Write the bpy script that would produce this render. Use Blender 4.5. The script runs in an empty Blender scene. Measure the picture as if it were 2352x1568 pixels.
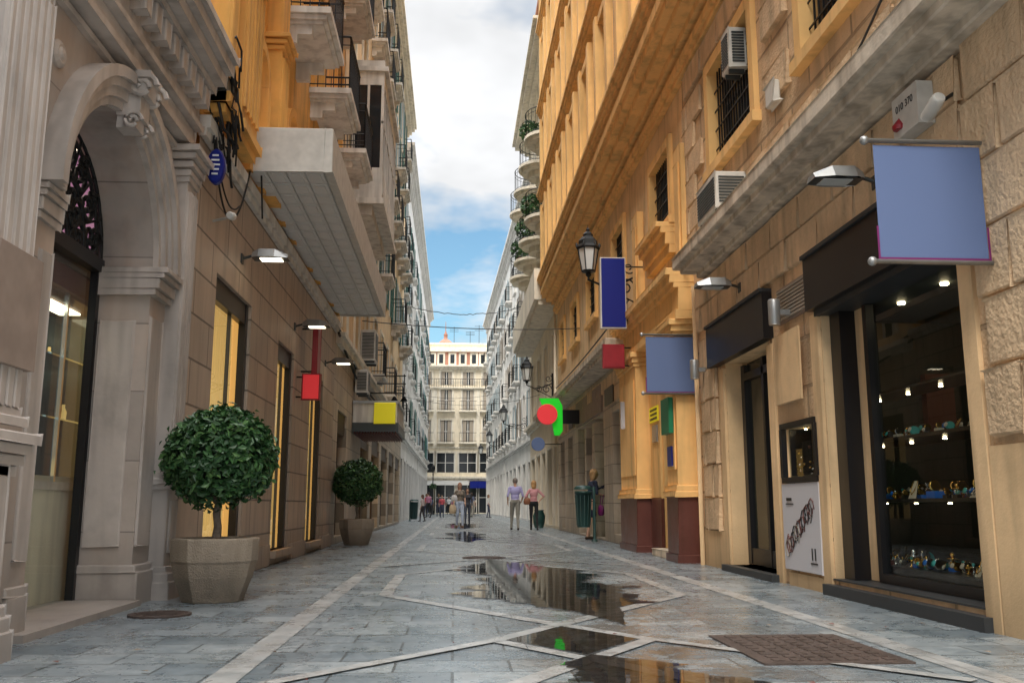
import bpy, math, random
import numpy as np
from mathutils import Vector, Matrix, noise
random.seed(7)
D=bpy.data
COL=bpy.context.scene.collection
# ------------------------------------------------------------------ materials
MATS={}
def nt(name):
    m=D.materials.new(name); m.use_nodes=True
    t=m.node_tree; b=t.nodes['Principled BSDF']; MATS[name]=m
    return m,t,b
def mathn(t,op,a,b=None,clamp=False,nm=None):
    n=t.nodes.new('ShaderNodeMath'); n.operation=op; n.use_clamp=clamp
    if nm: n.name=nm
    for i,v in enumerate((a,b)):
        if v is None: continue
        if isinstance(v,(int,float)): n.inputs[i].default_value=v
        else: t.links.new(v,n.inputs[i])
    return n.outputs[0]
def mixc(t,fac,a,b,mode='MIX',nm=None):
    n=t.nodes.new('ShaderNodeMix'); n.data_type='RGBA'; n.blend_type=mode
    if nm: n.name=nm
    for s,v in ((n.inputs[0],fac),(n.inputs[6],a),(n.inputs[7],b)):
        if isinstance(v,(int,float)): s.default_value=v
        elif isinstance(v,tuple): s.default_value=v if len(v)==4 else v+(1,)
        else: t.links.new(v,s)
    return n.outputs[2]
def ramp(t,fac,a,b,c0=0.,c1=1.,nm=None):
    n=t.nodes.new('ShaderNodeMapRange'); n.inputs[1].default_value=a; n.inputs[2].default_value=b
    n.inputs[3].default_value=c0; n.inputs[4].default_value=c1
    if nm: n.name=nm
    t.links.new(fac,n.inputs[0]); return n.outputs[0]
def noisen(t,vec,scale,detail=4,rough=.55,nm=None):
    n=t.nodes.new('ShaderNodeTexNoise'); n.inputs['Scale'].default_value=scale
    n.inputs['Detail'].default_value=detail; n.inputs['Roughness'].default_value=rough
    if nm: n.name=nm
    if vec is not None: t.links.new(vec,n.inputs['Vector'])
    return n.outputs['Fac']
def coords(t):
    tc=t.nodes.new('ShaderNodeTexCoord'); sp=t.nodes.new('ShaderNodeSeparateXYZ')
    t.links.new(tc.outputs['Object'],sp.inputs[0]); return tc.outputs['Object'],sp.outputs
def comb(t,a,b,c=0.):
    n=t.nodes.new('ShaderNodeCombineXYZ')
    for i,v in enumerate((a,b,c)):
        if isinstance(v,(int,float)): n.inputs[i].default_value=v
        else: t.links.new(v,n.inputs[i])
    return n.outputs[0]
TPL={}
def template(kind):
    if kind in TPL: return TPL[kind]
    m,t,b=nt('surface_'+kind); TPL[kind]=m; o,s=coords(t)
    if kind=='plain':
        f=ramp(t,noisen(t,o,6,2,.6),.3,.7,.88,1.1); t.links.new(mixc(t,1.,(1,1,1),comb(t,f,f,f),'MULTIPLY','base'),b.inputs['Base Color']); return m
    n1=noisen(t,o,1.2,4,.68,'n1'); f=ramp(t,n1,.3,.7,.8,1.2,'var')
    v=comb(t,mathn(t,'MULTIPLY',s[0],3.),mathn(t,'MULTIPLY',s[1],3.),mathn(t,'MULTIPLY',s[2],.35))
    ns=noisen(t,v,1.5,2,.6)
    k=mathn(t,'MULTIPLY',f,ramp(t,ns,.48,.72,1.,.75,'streak'))
    gz=mathn(t,'ADD',s[2],mathn(t,'MULTIPLY',n1,-.6)); k=mathn(t,'MULTIPLY',k,ramp(t,gz,-.3,.35,1.,1.,'grime'))
    c=mixc(t,1.,(1,1,1),comb(t,k,k,k),'MULTIPLY','base')
    c=mixc(t,ramp(t,mathn(t,'ADD',mathn(t,'MULTIPLY',ns,.5),mathn(t,'MULTIPLY',n1,.5)),.46,.64,0,.6,'tintf'),c,(1,1,1),'MIX','tint')
    bn=t.nodes.new('ShaderNodeBump'); bn.name='bump'; bn.inputs['Distance'].default_value=.02
    t.links.new(noisen(t,o,45,2,.6,'bnoise'),bn.inputs['Height']); last=bn
    if kind!='flat':
        br=t.nodes.new('ShaderNodeTexBrick'); br.name='brick'
        pv=comb(t,s[1],s[2]) if kind=='YZ' else comb(t,s[0],s[1])
        t.links.new(pv,br.inputs['Vector'])
        br.inputs['Scale'].default_value=1.; br.inputs['Mortar Smooth'].default_value=.3
        br.inputs['Color1'].default_value=(.86,.86,.86,1); br.inputs['Color2'].default_value=(1.08,1.06,1.04,1)
        c=mixc(t,1.,c,br.outputs['Color'],'MULTIPLY')
        b2=t.nodes.new('ShaderNodeBump'); b2.name='jbump'; b2.invert=True; b2.inputs['Distance'].default_value=.03
        t.links.new(br.outputs['Fac'],b2.inputs['Height']); t.links.new(bn.outputs[0],b2.inputs['Normal']); last=b2
    t.links.new(last.outputs[0],b.inputs['Normal']); t.links.new(c,b.inputs['Base Color'])
    t.links.new(ramp(t,n1,.3,.7,.5,.6,'rough'),b.inputs['Roughness'])
    return m
def pbr(name,col,rough=.75,var=.18,scale=1.2,bump=.15,bscale=45,joint=None,metal=0.,streak=.25,plane='YZ',jdark=.55,tint=None,jb=.6,grime=0.):
    m=template(plane if joint else 'flat').copy(); m.name=name; MATS[name]=m; N=m.node_tree.nodes
    N['n1'].inputs['Scale'].default_value=scale; N['var'].inputs[3].default_value=1-var; N['var'].inputs[4].default_value=1+var
    N['streak'].inputs[4].default_value=1-streak; N['grime'].inputs[3].default_value=1-grime
    N['base'].inputs[6].default_value=col+(1,); N['tint'].inputs[7].default_value=(tint or col)+(1,)
    if not tint: N['tintf'].inputs[4].default_value=0.
    N['bump'].inputs['Strength'].default_value=bump; N['bnoise'].inputs['Scale'].default_value=bscale
    if joint:
        b=N['brick'].inputs; b['Brick Width'].default_value=joint[0]; b['Row Height'].default_value=joint[1]; b['Mortar Size'].default_value=joint[2]; b['Mortar'].default_value=(jdark,jdark,jdark,1)
        N['jbump'].inputs['Strength'].default_value=jb
    N['rough'].inputs[3].default_value=max(rough-.08,.03); N['rough'].inputs[4].default_value=min(rough+.08,1)
    return m
def plain(name,col,rough=.5,metal=0.,em=None,es=0.,nz=False):
    if nz: m=template('plain').copy(); m.name=name; MATS[name]=m; m.node_tree.nodes['base'].inputs[6].default_value=col+(1,); b=m.node_tree.nodes['Principled BSDF']
    else: m,t,b=nt(name); b.inputs['Base Color'].default_value=col+(1,)
    b.inputs['Roughness'].default_value=rough
    if metal: b.inputs['Metallic'].default_value=metal
    if em: b.inputs['Emission Color'].default_value=em+(1,); b.inputs['Emission Strength'].default_value=es
    return m
pbr('marble',(.52,.455,.405),.45,.16,1.6,.06,30,joint=(1.1,.62,.007),jdark=.55,tint=(.56,.42,.33),jb=.25,grime=.4)
pbr('marble_trim',(.59,.525,.475),.45,.18,2.2,.06,30,streak=.4,grime=.4,tint=(.47,.41,.36))
pbr('travertine',(.53,.42,.325),.5,.17,1.4,.15,60,joint=(1.25,.46,.014),jdark=.38,grime=.35,tint=(.43,.34,.26))
pbr('stone_pale',(.56,.48,.38),.6,.16,1.4,.12,60,joint=(1.0,.45,.012),jdark=.5,grime=.3)
pbr('ochre_left',(.88,.47,.12),.85,.2,.9,.2,35,streak=.4,tint=(.74,.40,.15))
pbr('ochre_right',(.90,.56,.22),.8,.14,.9,.12,50,streak=.28)
pbr('beige_stucco',(.76,.54,.33),.92,.16,1.1,.9,28,joint=(1.05,.52,.022),jdark=.62,streak=.3,jb=1.)
pbr('beige_smooth',(.78,.55,.31),.85,.18,1.2,.15,40,streak=.3,grime=.35)
pbr('rough_block',(.74,.54,.34),.95,.20,1.5,1.,22,streak=.3)
pbr('ledge',(.70,.61,.49),.85,.30,2.4,.3,20,streak=.45,tint=(.42,.34,.25))
pbr('pale_ochre',(.80,.60,.36),.85,.14,.8,.12,30,streak=.3)
pbr('cream',(.82,.73,.57),.85,.12,.6,.12,30,streak=.22)
pbr('cream_trim',(.80,.74,.62),.8,.14,.8,.1,30,streak=.3)
pbr('white_render',(.82,.80,.76),.85,.10,.6,.1,30,streak=.22)
pbr('white_trim',(.74,.71,.65),.75,.16,1.5,.1,30,streak=.4,tint=(.55,.50,.44))
pbr('brown_base',(.13,.045,.035),.35,.2,2,.08,30)
pbr('red_brick',(.42,.20,.14),.85,.15,2,.1,30)
pbr('grey_brick',(.42,.36,.33),.85,.15,2,.3,30,joint=(.24,.08,.012),jdark=.6)
pbr('concrete_planter',(.42,.35,.27),.85,.26,5,.7,70,streak=.45,grime=.5,tint=(.30,.25,.19))
plain('soil',(.05,.035,.025),.95)
pbr('bark',(.22,.18,.14),.9,.3,8,.6,60)
pbr('roof_tile',(.40,.17,.10),.8)
plain('iron',(.018,.02,.022),.45,.5)
plain('iron_soft',(.05,.055,.06),.5,.4)
plain('black_metal',(.012,.012,.014),.35,.2)
plain('grey_metal',(.38,.39,.39),.4,.6,nz=True)
plain('dark_metal',(.08,.09,.09),.4,.6)
plain('white_paint',(.76,.75,.72),.5)
plain('off_white',(.62,.60,.55),.6,nz=True)
plain('dark_glass',(.02,.025,.03),.06)
plain('shutter_green',(.05,.17,.15),.6)
plain('shutter_blue',(.40,.50,.54),.6)
plain('shutter_tan',(.38,.33,.27),.7)
plain('wood_dark',(.07,.045,.03),.5)
plain('wood_red',(.14,.04,.03),.5)
plain('sign_bluegrey',(.115,.17,.335),.65)
plain('sign_magenta',(.17,.01,.12),.5)
plain('sign_blue',(.0,.010,.20),.35)
plain('sign_red',(.30,.015,.025),.4,nz=True)
plain('sign_redbright',(.80,.04,.05),.45,0,(.8,.04,.05),.3)
plain('sign_green',(.01,.62,.02),.45,0,(.01,.7,.02),.3)
plain('sign_greendark',(.01,.20,.09),.45)
plain('sign_yellow',(.88,.76,.02),.5,0,(.9,.8,.02),.15)
plain('sign_taupe',(.34,.26,.21),.8,nz=True)
plain('poster_white',(.58,.58,.62),.5)
plain('text_white',(.8,.8,.8),.5)
plain('text_black',(.02,.02,.02),.5)
plain('lamp_glow',(.9,.9,.85),.4,0,(1,.86,.62),5.)
plain('spot_glow',(.9,.9,.85),.4,0,(1,.78,.46),26.)
plain('lantern_glass',(.68,.70,.69),.25)
plain('curtain_glow',(.80,.55,.22),.8,0,(1.,.62,.20),.55)  # emission put into the cloth in place of warm shop lighting
plain('wall_glow',(.55,.42,.25),.8,0,(1.,.66,.30),.2)  # wall emits faintly, standing in for warm interior light
plain('pink_wall_glow',(.50,.30,.45),.8,0,(.8,.42,.65),.22)  # pink panels given emission in place of light falling on them
plain('vitrine_back',(.14,.17,.17),.4)
plain('shelf_dark',(.015,.013,.012),.3)
plain('gold',(.85,.55,.15),.2,1.)
plain('silver',(.8,.83,.85),.15,1.)
plain('jewel_blue',(.02,.16,.6),.2)
plain('jewel_white',(.62,.55,.43),.5)
plain('jewel_teal',(.05,.4,.38),.2)
plain('door_green',(.02,.30,.06),.5)
plain('bin_green',(.014,.055,.05),.45)
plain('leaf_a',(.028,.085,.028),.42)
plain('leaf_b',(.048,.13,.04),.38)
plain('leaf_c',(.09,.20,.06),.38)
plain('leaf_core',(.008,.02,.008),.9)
plain('cable',(.02,.02,.02),.6)
plain('jewel_interior',(.028,.035,.030),.6)
def glassmat(name,tint,f0=.04,rough=0.):
    m=D.materials.new(name); m.use_nodes=True; t=m.node_tree; t.nodes.clear(); MATS[name]=m
    o=t.nodes.new('ShaderNodeOutputMaterial'); mx=t.nodes.new('ShaderNodeMixShader')
    tr=t.nodes.new('ShaderNodeBsdfTransparent'); tr.inputs[0].default_value=tint+(1,)
    gl=t.nodes.new('ShaderNodeBsdfGlossy'); gl.inputs['Roughness'].default_value=rough
    ge=t.nodes.new('ShaderNodeNewGeometry'); vm=t.nodes.new('ShaderNodeVectorMath'); vm.operation='DOT_PRODUCT'
    t.links.new(ge.outputs['Incoming'],vm.inputs[0]); t.links.new(ge.outputs['Normal'],vm.inputs[1])
    c=mathn(t,'ABSOLUTE',vm.outputs['Value']); p=mathn(t,'POWER',mathn(t,'SUBTRACT',1.,c,True),5.)
    fr=mathn(t,'ADD',mathn(t,'MULTIPLY',p,1-f0),f0,True)
    t.links.new(fr,mx.inputs[0]); t.links.new(tr.outputs[0],mx.inputs[1]); t.links.new(gl.outputs[0],mx.inputs[2])
    t.links.new(mx.outputs[0],o.inputs[0]); return m,t,gl
glassmat('shop_glass',(.88,.94,.92),.06)
m,t,gl=glassmat('water',(.36,.35,.35),.05,.012)
o_,s_=coords(t); bn=t.nodes.new('ShaderNodeBump'); bn.inputs['Strength'].default_value=.035; bn.inputs['Distance'].default_value=.01
t.links.new(noisen(t,o_,7,2),bn.inputs['Height']); t.links.new(bn.outputs[0],gl.inputs['Normal'])
def paving():
    m,t,b=nt('paving_stone'); o,s=coords(t)
    br=t.nodes.new('ShaderNodeTexBrick'); t.links.new(comb(t,s[0],s[1]),br.inputs['Vector'])
    br.inputs['Scale'].default_value=1.; br.inputs['Brick Width'].default_value=.62; br.inputs['Row Height'].default_value=.36
    br.inputs['Mortar Size'].default_value=.008; br.inputs['Mortar Smooth'].default_value=.2
    br.inputs['Color1'].default_value=(.68,.72,.76,1); br.inputs['Color2'].default_value=(1.24,1.21,1.19,1); br.inputs['Mortar'].default_value=(.36,.36,.36,1)
    n1=noisen(t,o,1.3,4,.68); n2=noisen(t,o,9,4,.72)
    base=mixc(t,ramp(t,n1,.35,.68),(.115,.15,.172),(.235,.275,.30))
    base=mixc(t,ramp(t,n2,.45,.72,0,.55),base,(.31,.34,.355))
    veins=ramp(t,mathn(t,'ABSOLUTE',mathn(t,'SUBTRACT',noisen(t,o,2.6,4,.7),.5)),0.,.02,.35,0.)
    base=mixc(t,veins,base,(.37,.40,.41))
    base=mixc(t,1.,base,br.outputs['Color'],'MULTIPLY')
    dx=mathn(t,'ABSOLUTE',mathn(t,'SUBTRACT',s[0],1.2)); near=ramp(t,dx,.2,1.5,1.,0.)
    nw=noisen(t,o,2.2,4,.7)
    wet=mathn(t,'MULTIPLY',near,ramp(t,nw,.46,.58))
    base=mixc(t,mathn(t,'MULTIPLY',wet,.65),base,(.10,.08,.06))
    base=mixc(t,ramp(t,n2,.68,.76,0,.5),base,(.10,.07,.045))
    t.links.new(base,b.inputs['Base Color'])
    r=ramp(t,n2,.3,.7,.20,.40); r=mathn(t,'ADD',r,ramp(t,nw,.35,.65,-.08,.1))
    r=mathn(t,'SUBTRACT',r,mathn(t,'MULTIPLY',wet,.16),True); r=mathn(t,'MAXIMUM',r,.05)
    t.links.new(r,b.inputs['Roughness']); b.inputs['IOR'].default_value=1.5
    b1=t.nodes.new('ShaderNodeBump'); b1.inputs['Strength'].default_value=.14; b1.inputs['Distance'].default_value=.01; t.links.new(n2,b1.inputs['Height'])
    b2=t.nodes.new('ShaderNodeBump'); b2.invert=True; b2.inputs['Strength'].default_value=.4; b2.inputs['Distance'].default_value=.005
    t.links.new(br.outputs['Fac'],b2.inputs['Height']); t.links.new(b1.outputs[0],b2.inputs['Normal']); t.links.new(b2.outputs[0],b.inputs['Normal'])
paving()
pbr('strip_marble',(.38,.395,.40),.30,.30,3,.1,30,joint=(.9,.9,.006),plane='XY',tint=(.21,.24,.255),jdark=.5,jb=.2)
pbr('manhole_iron',(.07,.05,.042),.55,.3,5,.6,50)
# ------------------------------------------------------------------ mesh builder
class MB:
    def __init__(s): s.v=[];s.f=[];s.m=[];s.names=[];s.smooth=[]
    def mi(s,n):
        if n not in s.names: s.names.append(n)
        return s.names.index(n)
    def quad(s,pts,m,sm=False):
        b=len(s.v); s.v+= [tuple(p) for p in pts]; s.f.append(tuple(range(b,b+len(pts)))); s.m.append(s.mi(m)); s.smooth.append(sm)
    def box(s,x0,x1,y0,y1,z0,z1,m):
        b=len(s.v); s.v+=[(x,y,z) for z in (z0,z1) for y in (y0,y1) for x in (x0,x1)]
        for f in ((0,1,3,2),(4,5,7,6),(0,1,5,4),(2,3,7,6),(0,2,6,4),(1,3,7,5)):
            s.f.append(tuple(b+i for i in f)); s.m.append(s.mi(m)); s.smooth.append(False)
    def lathe(s,c,prof,seg,m,sm=True,sx=1.,sy=1.,rot=0.,axis=None):
        b=len(s.v); M=axis if axis else Matrix.Identity(3)
        for r,z in prof:
            for i in range(seg):
                a=2*math.pi*i/seg+rot; p=M@Vector((r*math.cos(a)*sx,r*math.sin(a)*sy,z)); s.v.append((c[0]+p.x,c[1]+p.y,c[2]+p.z))
        for j in range(len(prof)-1):
            for i in range(seg):
                k=(i+1)%seg; s.f.append((b+j*seg+i,b+j*seg+k,b+(j+1)*seg+k,b+(j+1)*seg+i)); s.m.append(s.mi(m)); s.smooth.append(sm)
        for j in (0,len(prof)-1):
            if prof[j][0]>1e-4:
                s.f.append(tuple(b+j*seg+i for i in range(seg))); s.m.append(s.mi(m)); s.smooth.append(False)
    def tube(s,pts,r,m,seg=6,sm=True):
        pts=[Vector(p) for p in pts]; b=len(s.v); n=len(pts)
        for i,p in enumerate(pts):
            d=(pts[min(i+1,n-1)]-pts[max(i-1,0)]); d=d.normalized() if d.length>1e-7 else Vector((0,0,1))
            u=d.cross(Vector((0,0,1)) if abs(d.z)<.9 else Vector((1,0,0))).normalized(); w=d.cross(u)
            rr=r[i] if isinstance(r,(list,tuple)) else r
            for k in range(seg):
                a=2*math.pi*k/seg; s.v.append(tuple(p+u*rr*math.cos(a)+w*rr*math.sin(a)))
        for i in range(n-1):
            for k in range(seg):
                l=(k+1)%seg; s.f.append((b+i*seg+k,b+i*seg+l,b+(i+1)*seg+l,b+(i+1)*seg+k)); s.m.append(s.mi(m)); s.smooth.append(sm)
        for j in (0,n-1): s.f.append(tuple(b+j*seg+k for k in range(seg))); s.m.append(s.mi(m)); s.smooth.append(False)
    def ball(s,c,r,m,seg=12,rings=8,sz=1.):
        s.lathe(c,[(r*math.sin(math.pi*i/rings)+1e-5,-r*sz*math.cos(math.pi*i/rings)) for i in range(rings+1)],seg,m)
    def obj(s,name,parent=None,xf=None,bevel=0):
        me=D.meshes.new(name); v=s.v if xf is None else [tuple(xf@Vector(p)) for p in s.v]
        me.from_pydata(v,[],s.f)
        for n in s.names: me.materials.append(MATS[n])
        me.polygons.foreach_set('material_index',s.m); me.polygons.foreach_set('use_smooth',s.smooth); me.update()
        o=D.objects.new(name,me); COL.objects.link(o)
        if bevel:
            bv=o.modifiers.new('bevel','BEVEL'); bv.width=bevel; bv.segments=1; bv.limit_method='ANGLE'
        if parent: o.parent=parent; o.matrix_parent_inverse=Matrix.Translation(-Vector(parent.location))
        return o
def empty(name,loc=(0,0,0)):
    e=D.objects.new(name,None); e.location=loc; e.empty_display_size=.3; COL.objects.link(e); return e
# ------------------------------------------------------------------ people
PM={}
def pmat(kind,col):
    k=(kind,col)
    if k not in PM: nm=kind+'_'+str(len(PM)); plain(nm,col,.75 if kind!='skin' else .55); PM[k]=MATS[nm]
    return PM[k]
def person(name,loc,rot,H,C,pose=None,vox=.011,hairlen=0.,hairvol=1.,skirt=None,sleeve='short',female=True):
    pose=pose or {}; e=empty(name,loc); s=H/1.75; parts=[]; mbv=[];mbf=[]
    def add_geo(vs,fs): b=len(mbv); mbv.extend(vs); mbf.extend([tuple(b+i for i in f) for f in fs])
    def cap(p,q,r0,r1,lab,seg=12):
        p=Vector(p);q=Vector(q); parts.append((p,q,r0,r1,lab)); d=(q-p); L=d.length; d=d.normalized() if L>1e-6 else Vector((0,0,1))
        u=d.cross(Vector((0,0,1)) if abs(d.z)<.9 else Vector((1,0,0))).normalized(); w=d.cross(u); rings=[]
        for k in range(1,5): a=math.pi/2*k/4-math.pi/2; rings.append((p+d*r0*math.sin(a),r0*math.cos(a)))
        for k in range(0,4): a=math.pi/2*k/4; rings.append((q+d*r1*math.sin(a),r1*math.cos(a)))
        vs=[];fs=[]
        for c,r in rings:
            for i in range(seg): t=2*math.pi*i/seg; vs.append(c+u*r*math.cos(t)+w*r*math.sin(t))
        n=len(rings)
        for j in range(n-1):
            for i in range(seg): k=(i+1)%seg; fs.append((j*seg+i,j*seg+k,(j+1)*seg+k,(j+1)*seg+i))
        fs.append(tuple(range(seg))[::-1]); fs.append(tuple((n-1)*seg+i for i in range(seg))); add_geo(vs,fs)
    def ell(c,rx,ry,rz,lab,seg=16,rg=10):
        c=Vector(c); parts.append((c,c,min(rx,ry),min(rx,ry),lab)); vs=[];fs=[]
        for j in range(1,rg):
            a=math.pi*j/rg-math.pi/2
            for i in range(seg): t=2*math.pi*i/seg; vs.append(c+Vector((rx*math.cos(a)*math.cos(t),ry*math.cos(a)*math.sin(t),rz*math.sin(a))))
        for j in range(rg-2):
            for i in range(seg): k=(i+1)%seg; fs.append((j*seg+i,j*seg+k,(j+1)*seg+k,(j+1)*seg+i))
        fs.append(tuple(range(seg))[::-1]); fs.append(tuple((rg-2)*seg+i for i in range(seg))); add_geo(vs,fs)
    lean=pose.get('lean',0.) ; sw=.165 if female else .195
    T=Vector((0,lean,0))
    ell((0,0,.97),.165 if female else .16,.115,.13,'bottom'); ell(Vector((0,.0,1.12))+T*.4,.13 if female else .15,.10,.16,'top')
    ell(Vector((0,.0,1.30))+T*.8,.155 if female else .185,.115,.17,'top'); cap(Vector((-sw+.03,0,1.41))+T,Vector((sw-.03,0,1.41))+T,.062,.062,'top')
    if female:
        for k in (-1,1): ell(Vector((k*.07,.085,1.29))+T*.8,.065,.06,.065,'top')
    cap(Vector((0,0,1.43))+T,Vector((0,.01,1.54))+T,.056,.05,'skin')
    hc=Vector((0,.02,1.635))+T+Vector(pose.get('head',(0,0,0)))
    ell(hc,.074,.092,.105,'skin'); ell(hc+Vector((0,.03,-.06)),.052,.055,.055,'skin'); cap(hc+Vector((0,.088,.01)),hc+Vector((0,.108,-.022)),.011,.014,'skin')
    for k in (-1,1): ell(hc+Vector((k*.077,-.005,-.01)),.012,.02,.03,'skin')
    for k,key in ((-1,'L'),(1,'R')):
        fy=pose.get('foot'+key,(k*.03,0.)); fx,fyy=(k*.09+fy[0],fy[1]); hip=Vector((k*.088,0,.93)); ank=Vector((fx,fyy,.075)); kn=hip.lerp(ank,.5)+Vector((0,.035+abs(fyy)*.08,0))
        br=C.get('loose',1.); cap(hip,kn,.088*br,.06*br,'bottom' if not skirt else 'skin'); cap(kn,ank,.056*br,.04*br if not skirt else .034,'bottom' if not skirt else 'skin')
        cap(ank+Vector((0,-.03,-.035)),ank+Vector((0,.13,-.045)),.038,.03,'shoe')
    for k,key in ((-1,'L'),(1,'R')):
        sh=Vector((k*(sw),0,1.40))+T; el=Vector(pose.get('el'+key,(k*(sw+.05),-.03,1.13))); wr=Vector(pose.get('wr'+key,(k*(sw+.06),.07,.90)))
        cap(sh,el,.050,.040,'top'); cap(el,wr,.038,.026,'top' if sleeve=='long' else 'skin')
        d=(wr-el).normalized(); sd=d.cross(Vector((1,0,0))).normalized() if abs(d.x)<.8 else Vector((0,1,0))
        cap(wr,wr+d*.07,.022,.024,'skin',8); cap(wr+d*.03-sd*.015,wr+d*.03+sd*.015,.024,.024,'skin',8)
        inn=Vector((-k,0,0))*.3
        for fi,(o,L) in enumerate(((-.030,.06),(-.010,.075),(.010,.07),(.028,.055))):
            b0=wr+d*.075+sd*o; m1=b0+d*L*.55+inn*.02; cap(b0,m1,.0095,.009,'skin',6); cap(m1,m1+(d*.8+inn).normalized()*L*.5,.009,.008,'skin',6)
        cap(wr+d*.02+sd*.03,wr+d*.055+sd*.055,.011,.009,'skin',6)
    if skirt: cap((0,0,1.0),(0,0,skirt),.15,.17,'bottom',16)
    def remesh(v,smooth):
        me=D.meshes.new('b'); me.from_pydata([tuple(q) for q in mbv],[],mbf); me.update(); o=D.objects.new('b',me); COL.objects.link(o)
        rm=o.modifiers.new('r','REMESH'); rm.mode='VOXEL'; rm.voxel_size=v
        if smooth: sm=o.modifiers.new('s','SMOOTH'); sm.factor=.5; sm.iterations=3
        dg=bpy.context.evaluated_depsgraph_get(); m2=D.meshes.new_from_object(o.evaluated_get(dg)); D.objects.remove(o); return m2
    m2=remesh(vox,True)
    labs=['top','bottom','skin','shoe']
    for l in labs: m2.materials.append(pmat(l,C[l]))
    n=len(m2.polygons); P=np.empty(n*3); m2.polygons.foreach_get('center',P); P=P.reshape(-1,3)
    best=np.full(n,1e9); lab=np.zeros(n,int)
    for (a,b,r0,r1,l) in parts:
        a_=np.array(a);ab=np.array(b)-a_; L2=ab@ab; tt=np.clip((P-a_)@ab/L2,0,1) if L2>1e-9 else np.zeros(n)
        dd=np.linalg.norm(P-(a_+tt[:,None]*ab),axis=1)-(r0+(r1-r0)*tt); k=dd<best; best[k]=dd[k]; lab[k]=labs.index(l)
    z_=P[:,2]; ax=np.abs(P[:,0]); k=(z_>1.02)&(z_<1.43)&(ax<sw-.02)&((lab==1)|(lab==2)); lab[k]=0
    k=(z_>.85)&(z_<.98)&(ax<.17)&(lab==0); lab[k]=1
    m2.polygons.foreach_set('material_index',lab.tolist()); m2.polygons.foreach_set('use_smooth',[True]*n)
    if vox<.013:
        for v in m2.vertices:
            if v.co.z<1.45: v.co+=v.normal*(noise.noise(Vector((v.co.x*9,v.co.y*9,v.co.z*16)))*.007)
    M=Matrix.Translation(loc)@Matrix.Rotation(rot,4,'Z')@Matrix.Scale(s,4)
    m2.transform(M); ob=D.objects.new('body',m2); COL.objects.link(ob); ob.parent=e; ob.matrix_parent_inverse=Matrix.Translation(-Vector(loc))
    mbv.clear();mbf.clear(); hv=hairvol
    ell(hc+Vector((0,-.022,.028)),.088*hv,.098*hv,.102*hv,'h')
    if hairlen>0: ell(hc+Vector((0,-.05,-.04-hairlen*.4)),.088*hv,.06*hv,.09+hairlen*.55,'h')
    m3=remesh(max(.011,vox),False)
    for v in m3.vertices: v.co+=v.normal*(noise.noise(v.co*45)*.009+noise.noise(v.co*18)*.010*hv)
    m3.materials.append(pmat('hair',C['hair'])); m3.transform(M)
    m3.polygons.foreach_set('use_smooth',[True]*len(m3.polygons))
    ob=D.objects.new('hair',m3); COL.objects.link(ob); ob.parent=e; ob.matrix_parent_inverse=Matrix.Translation(-Vector(loc))
    f=MB()
    for k in (-1,1): f.ball(hc+Vector((k*.03,.083,.004)),.011,'text_black',8,6); f.box(hc.x+k*.03-.016,hc.x+k*.03+.016,hc.y+.082,hc.y+.092,hc.z+.024,hc.z+.03,'bark')
    f.box(hc.x-.022,hc.x+.022,hc.y+.075,hc.y+.086,hc.z-.056,hc.z-.049,'sign_red'); f.obj('face_details',e,xf=M)
    return e,M
def bag(e,M,c,w,h,d,m,strap=None):
    mb=MB(); c=Vector(c)
    mb.lathe(c,[(.6*w,-h/2),(.95*w,-h*.4),(w,0),(.8*w,h*.4),(.6*w,h/2),(.001,h/2)],12,m,sy=d/w)
    if strap: mb.tube([c+Vector((0,-d*.3,h*.45)),Vector(strap)+Vector((0,-.04,.0)),Vector(strap)+Vector((0,.04,.0)),c+Vector((0,d*.3,h*.45))],.012,m,5)
    mb.obj('bag',e,xf=M)
plain('bag_brown',(.25,.10,.05),.5); plain('bag_paper',(.62,.48,.32),.8); plain('bag_white',(.65,.65,.67),.6)
SK=(.60,.36,.26)
person('man_in_lilac_shirt',(2.14,33.0,0),.05,1.80,{'top':(.40,.38,.66),'bottom':(.26,.25,.22),'skin':SK,'shoe':(.03,.02,.02),'hair':(.20,.17,.15),'loose':1.08},
 {'footL':(-.02,.16),'footR':(.0,-.13),'elL':(-.26,-.05,1.14),'wrL':(-.24,.08,.93),'elR':(.27,-.03,1.14),'wrR':(.24,.14,1.0)},female=False,vox=.010)
e,M=person('woman_in_pink_blouse',(2.78,32.8,0),.0,1.70,{'top':(.58,.28,.30),'bottom':(.015,.015,.018),'skin':SK,'shoe':(.02,.02,.02),'hair':(.48,.27,.11),'loose':.95},
 {'footL':(.0,.10),'footR':(.03,-.12),'elL':(-.30,-.05,1.18),'wrL':(-.18,.12,1.10),'elR':(.36,-.06,1.20),'wrR':(.20,.0,1.02)},hairlen=.06,hairvol=1.08,vox=.010)
bag(e,M,(-.24,-.02,1.02),.13,.24,.07,'bag_brown',(-.16,0,1.43))
e,M=person('woman_in_navy_dress',(3.46,23.9,0),-1.25,1.76,{'top':(.012,.02,.05),'bottom':(.012,.02,.05),'skin':SK,'shoe':(.05,.03,.02),'hair':(.45,.28,.13)},
 {'lean':.10,'footL':(.0,.0),'footR':(.0,-.12),'elL':(-.20,.22,1.22),'wrL':(-.12,.40,1.30),'elR':(.22,.10,1.14),'wrR':(.14,.30,1.1),'head':(0,.03,-.01)},hairlen=.05,hairvol=1.15,skirt=.62,vox=.010)
bag(e,M,(.2,.22,.72),.12,.26,.07,'sign_magenta',(.16,.28,1.1))
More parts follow.
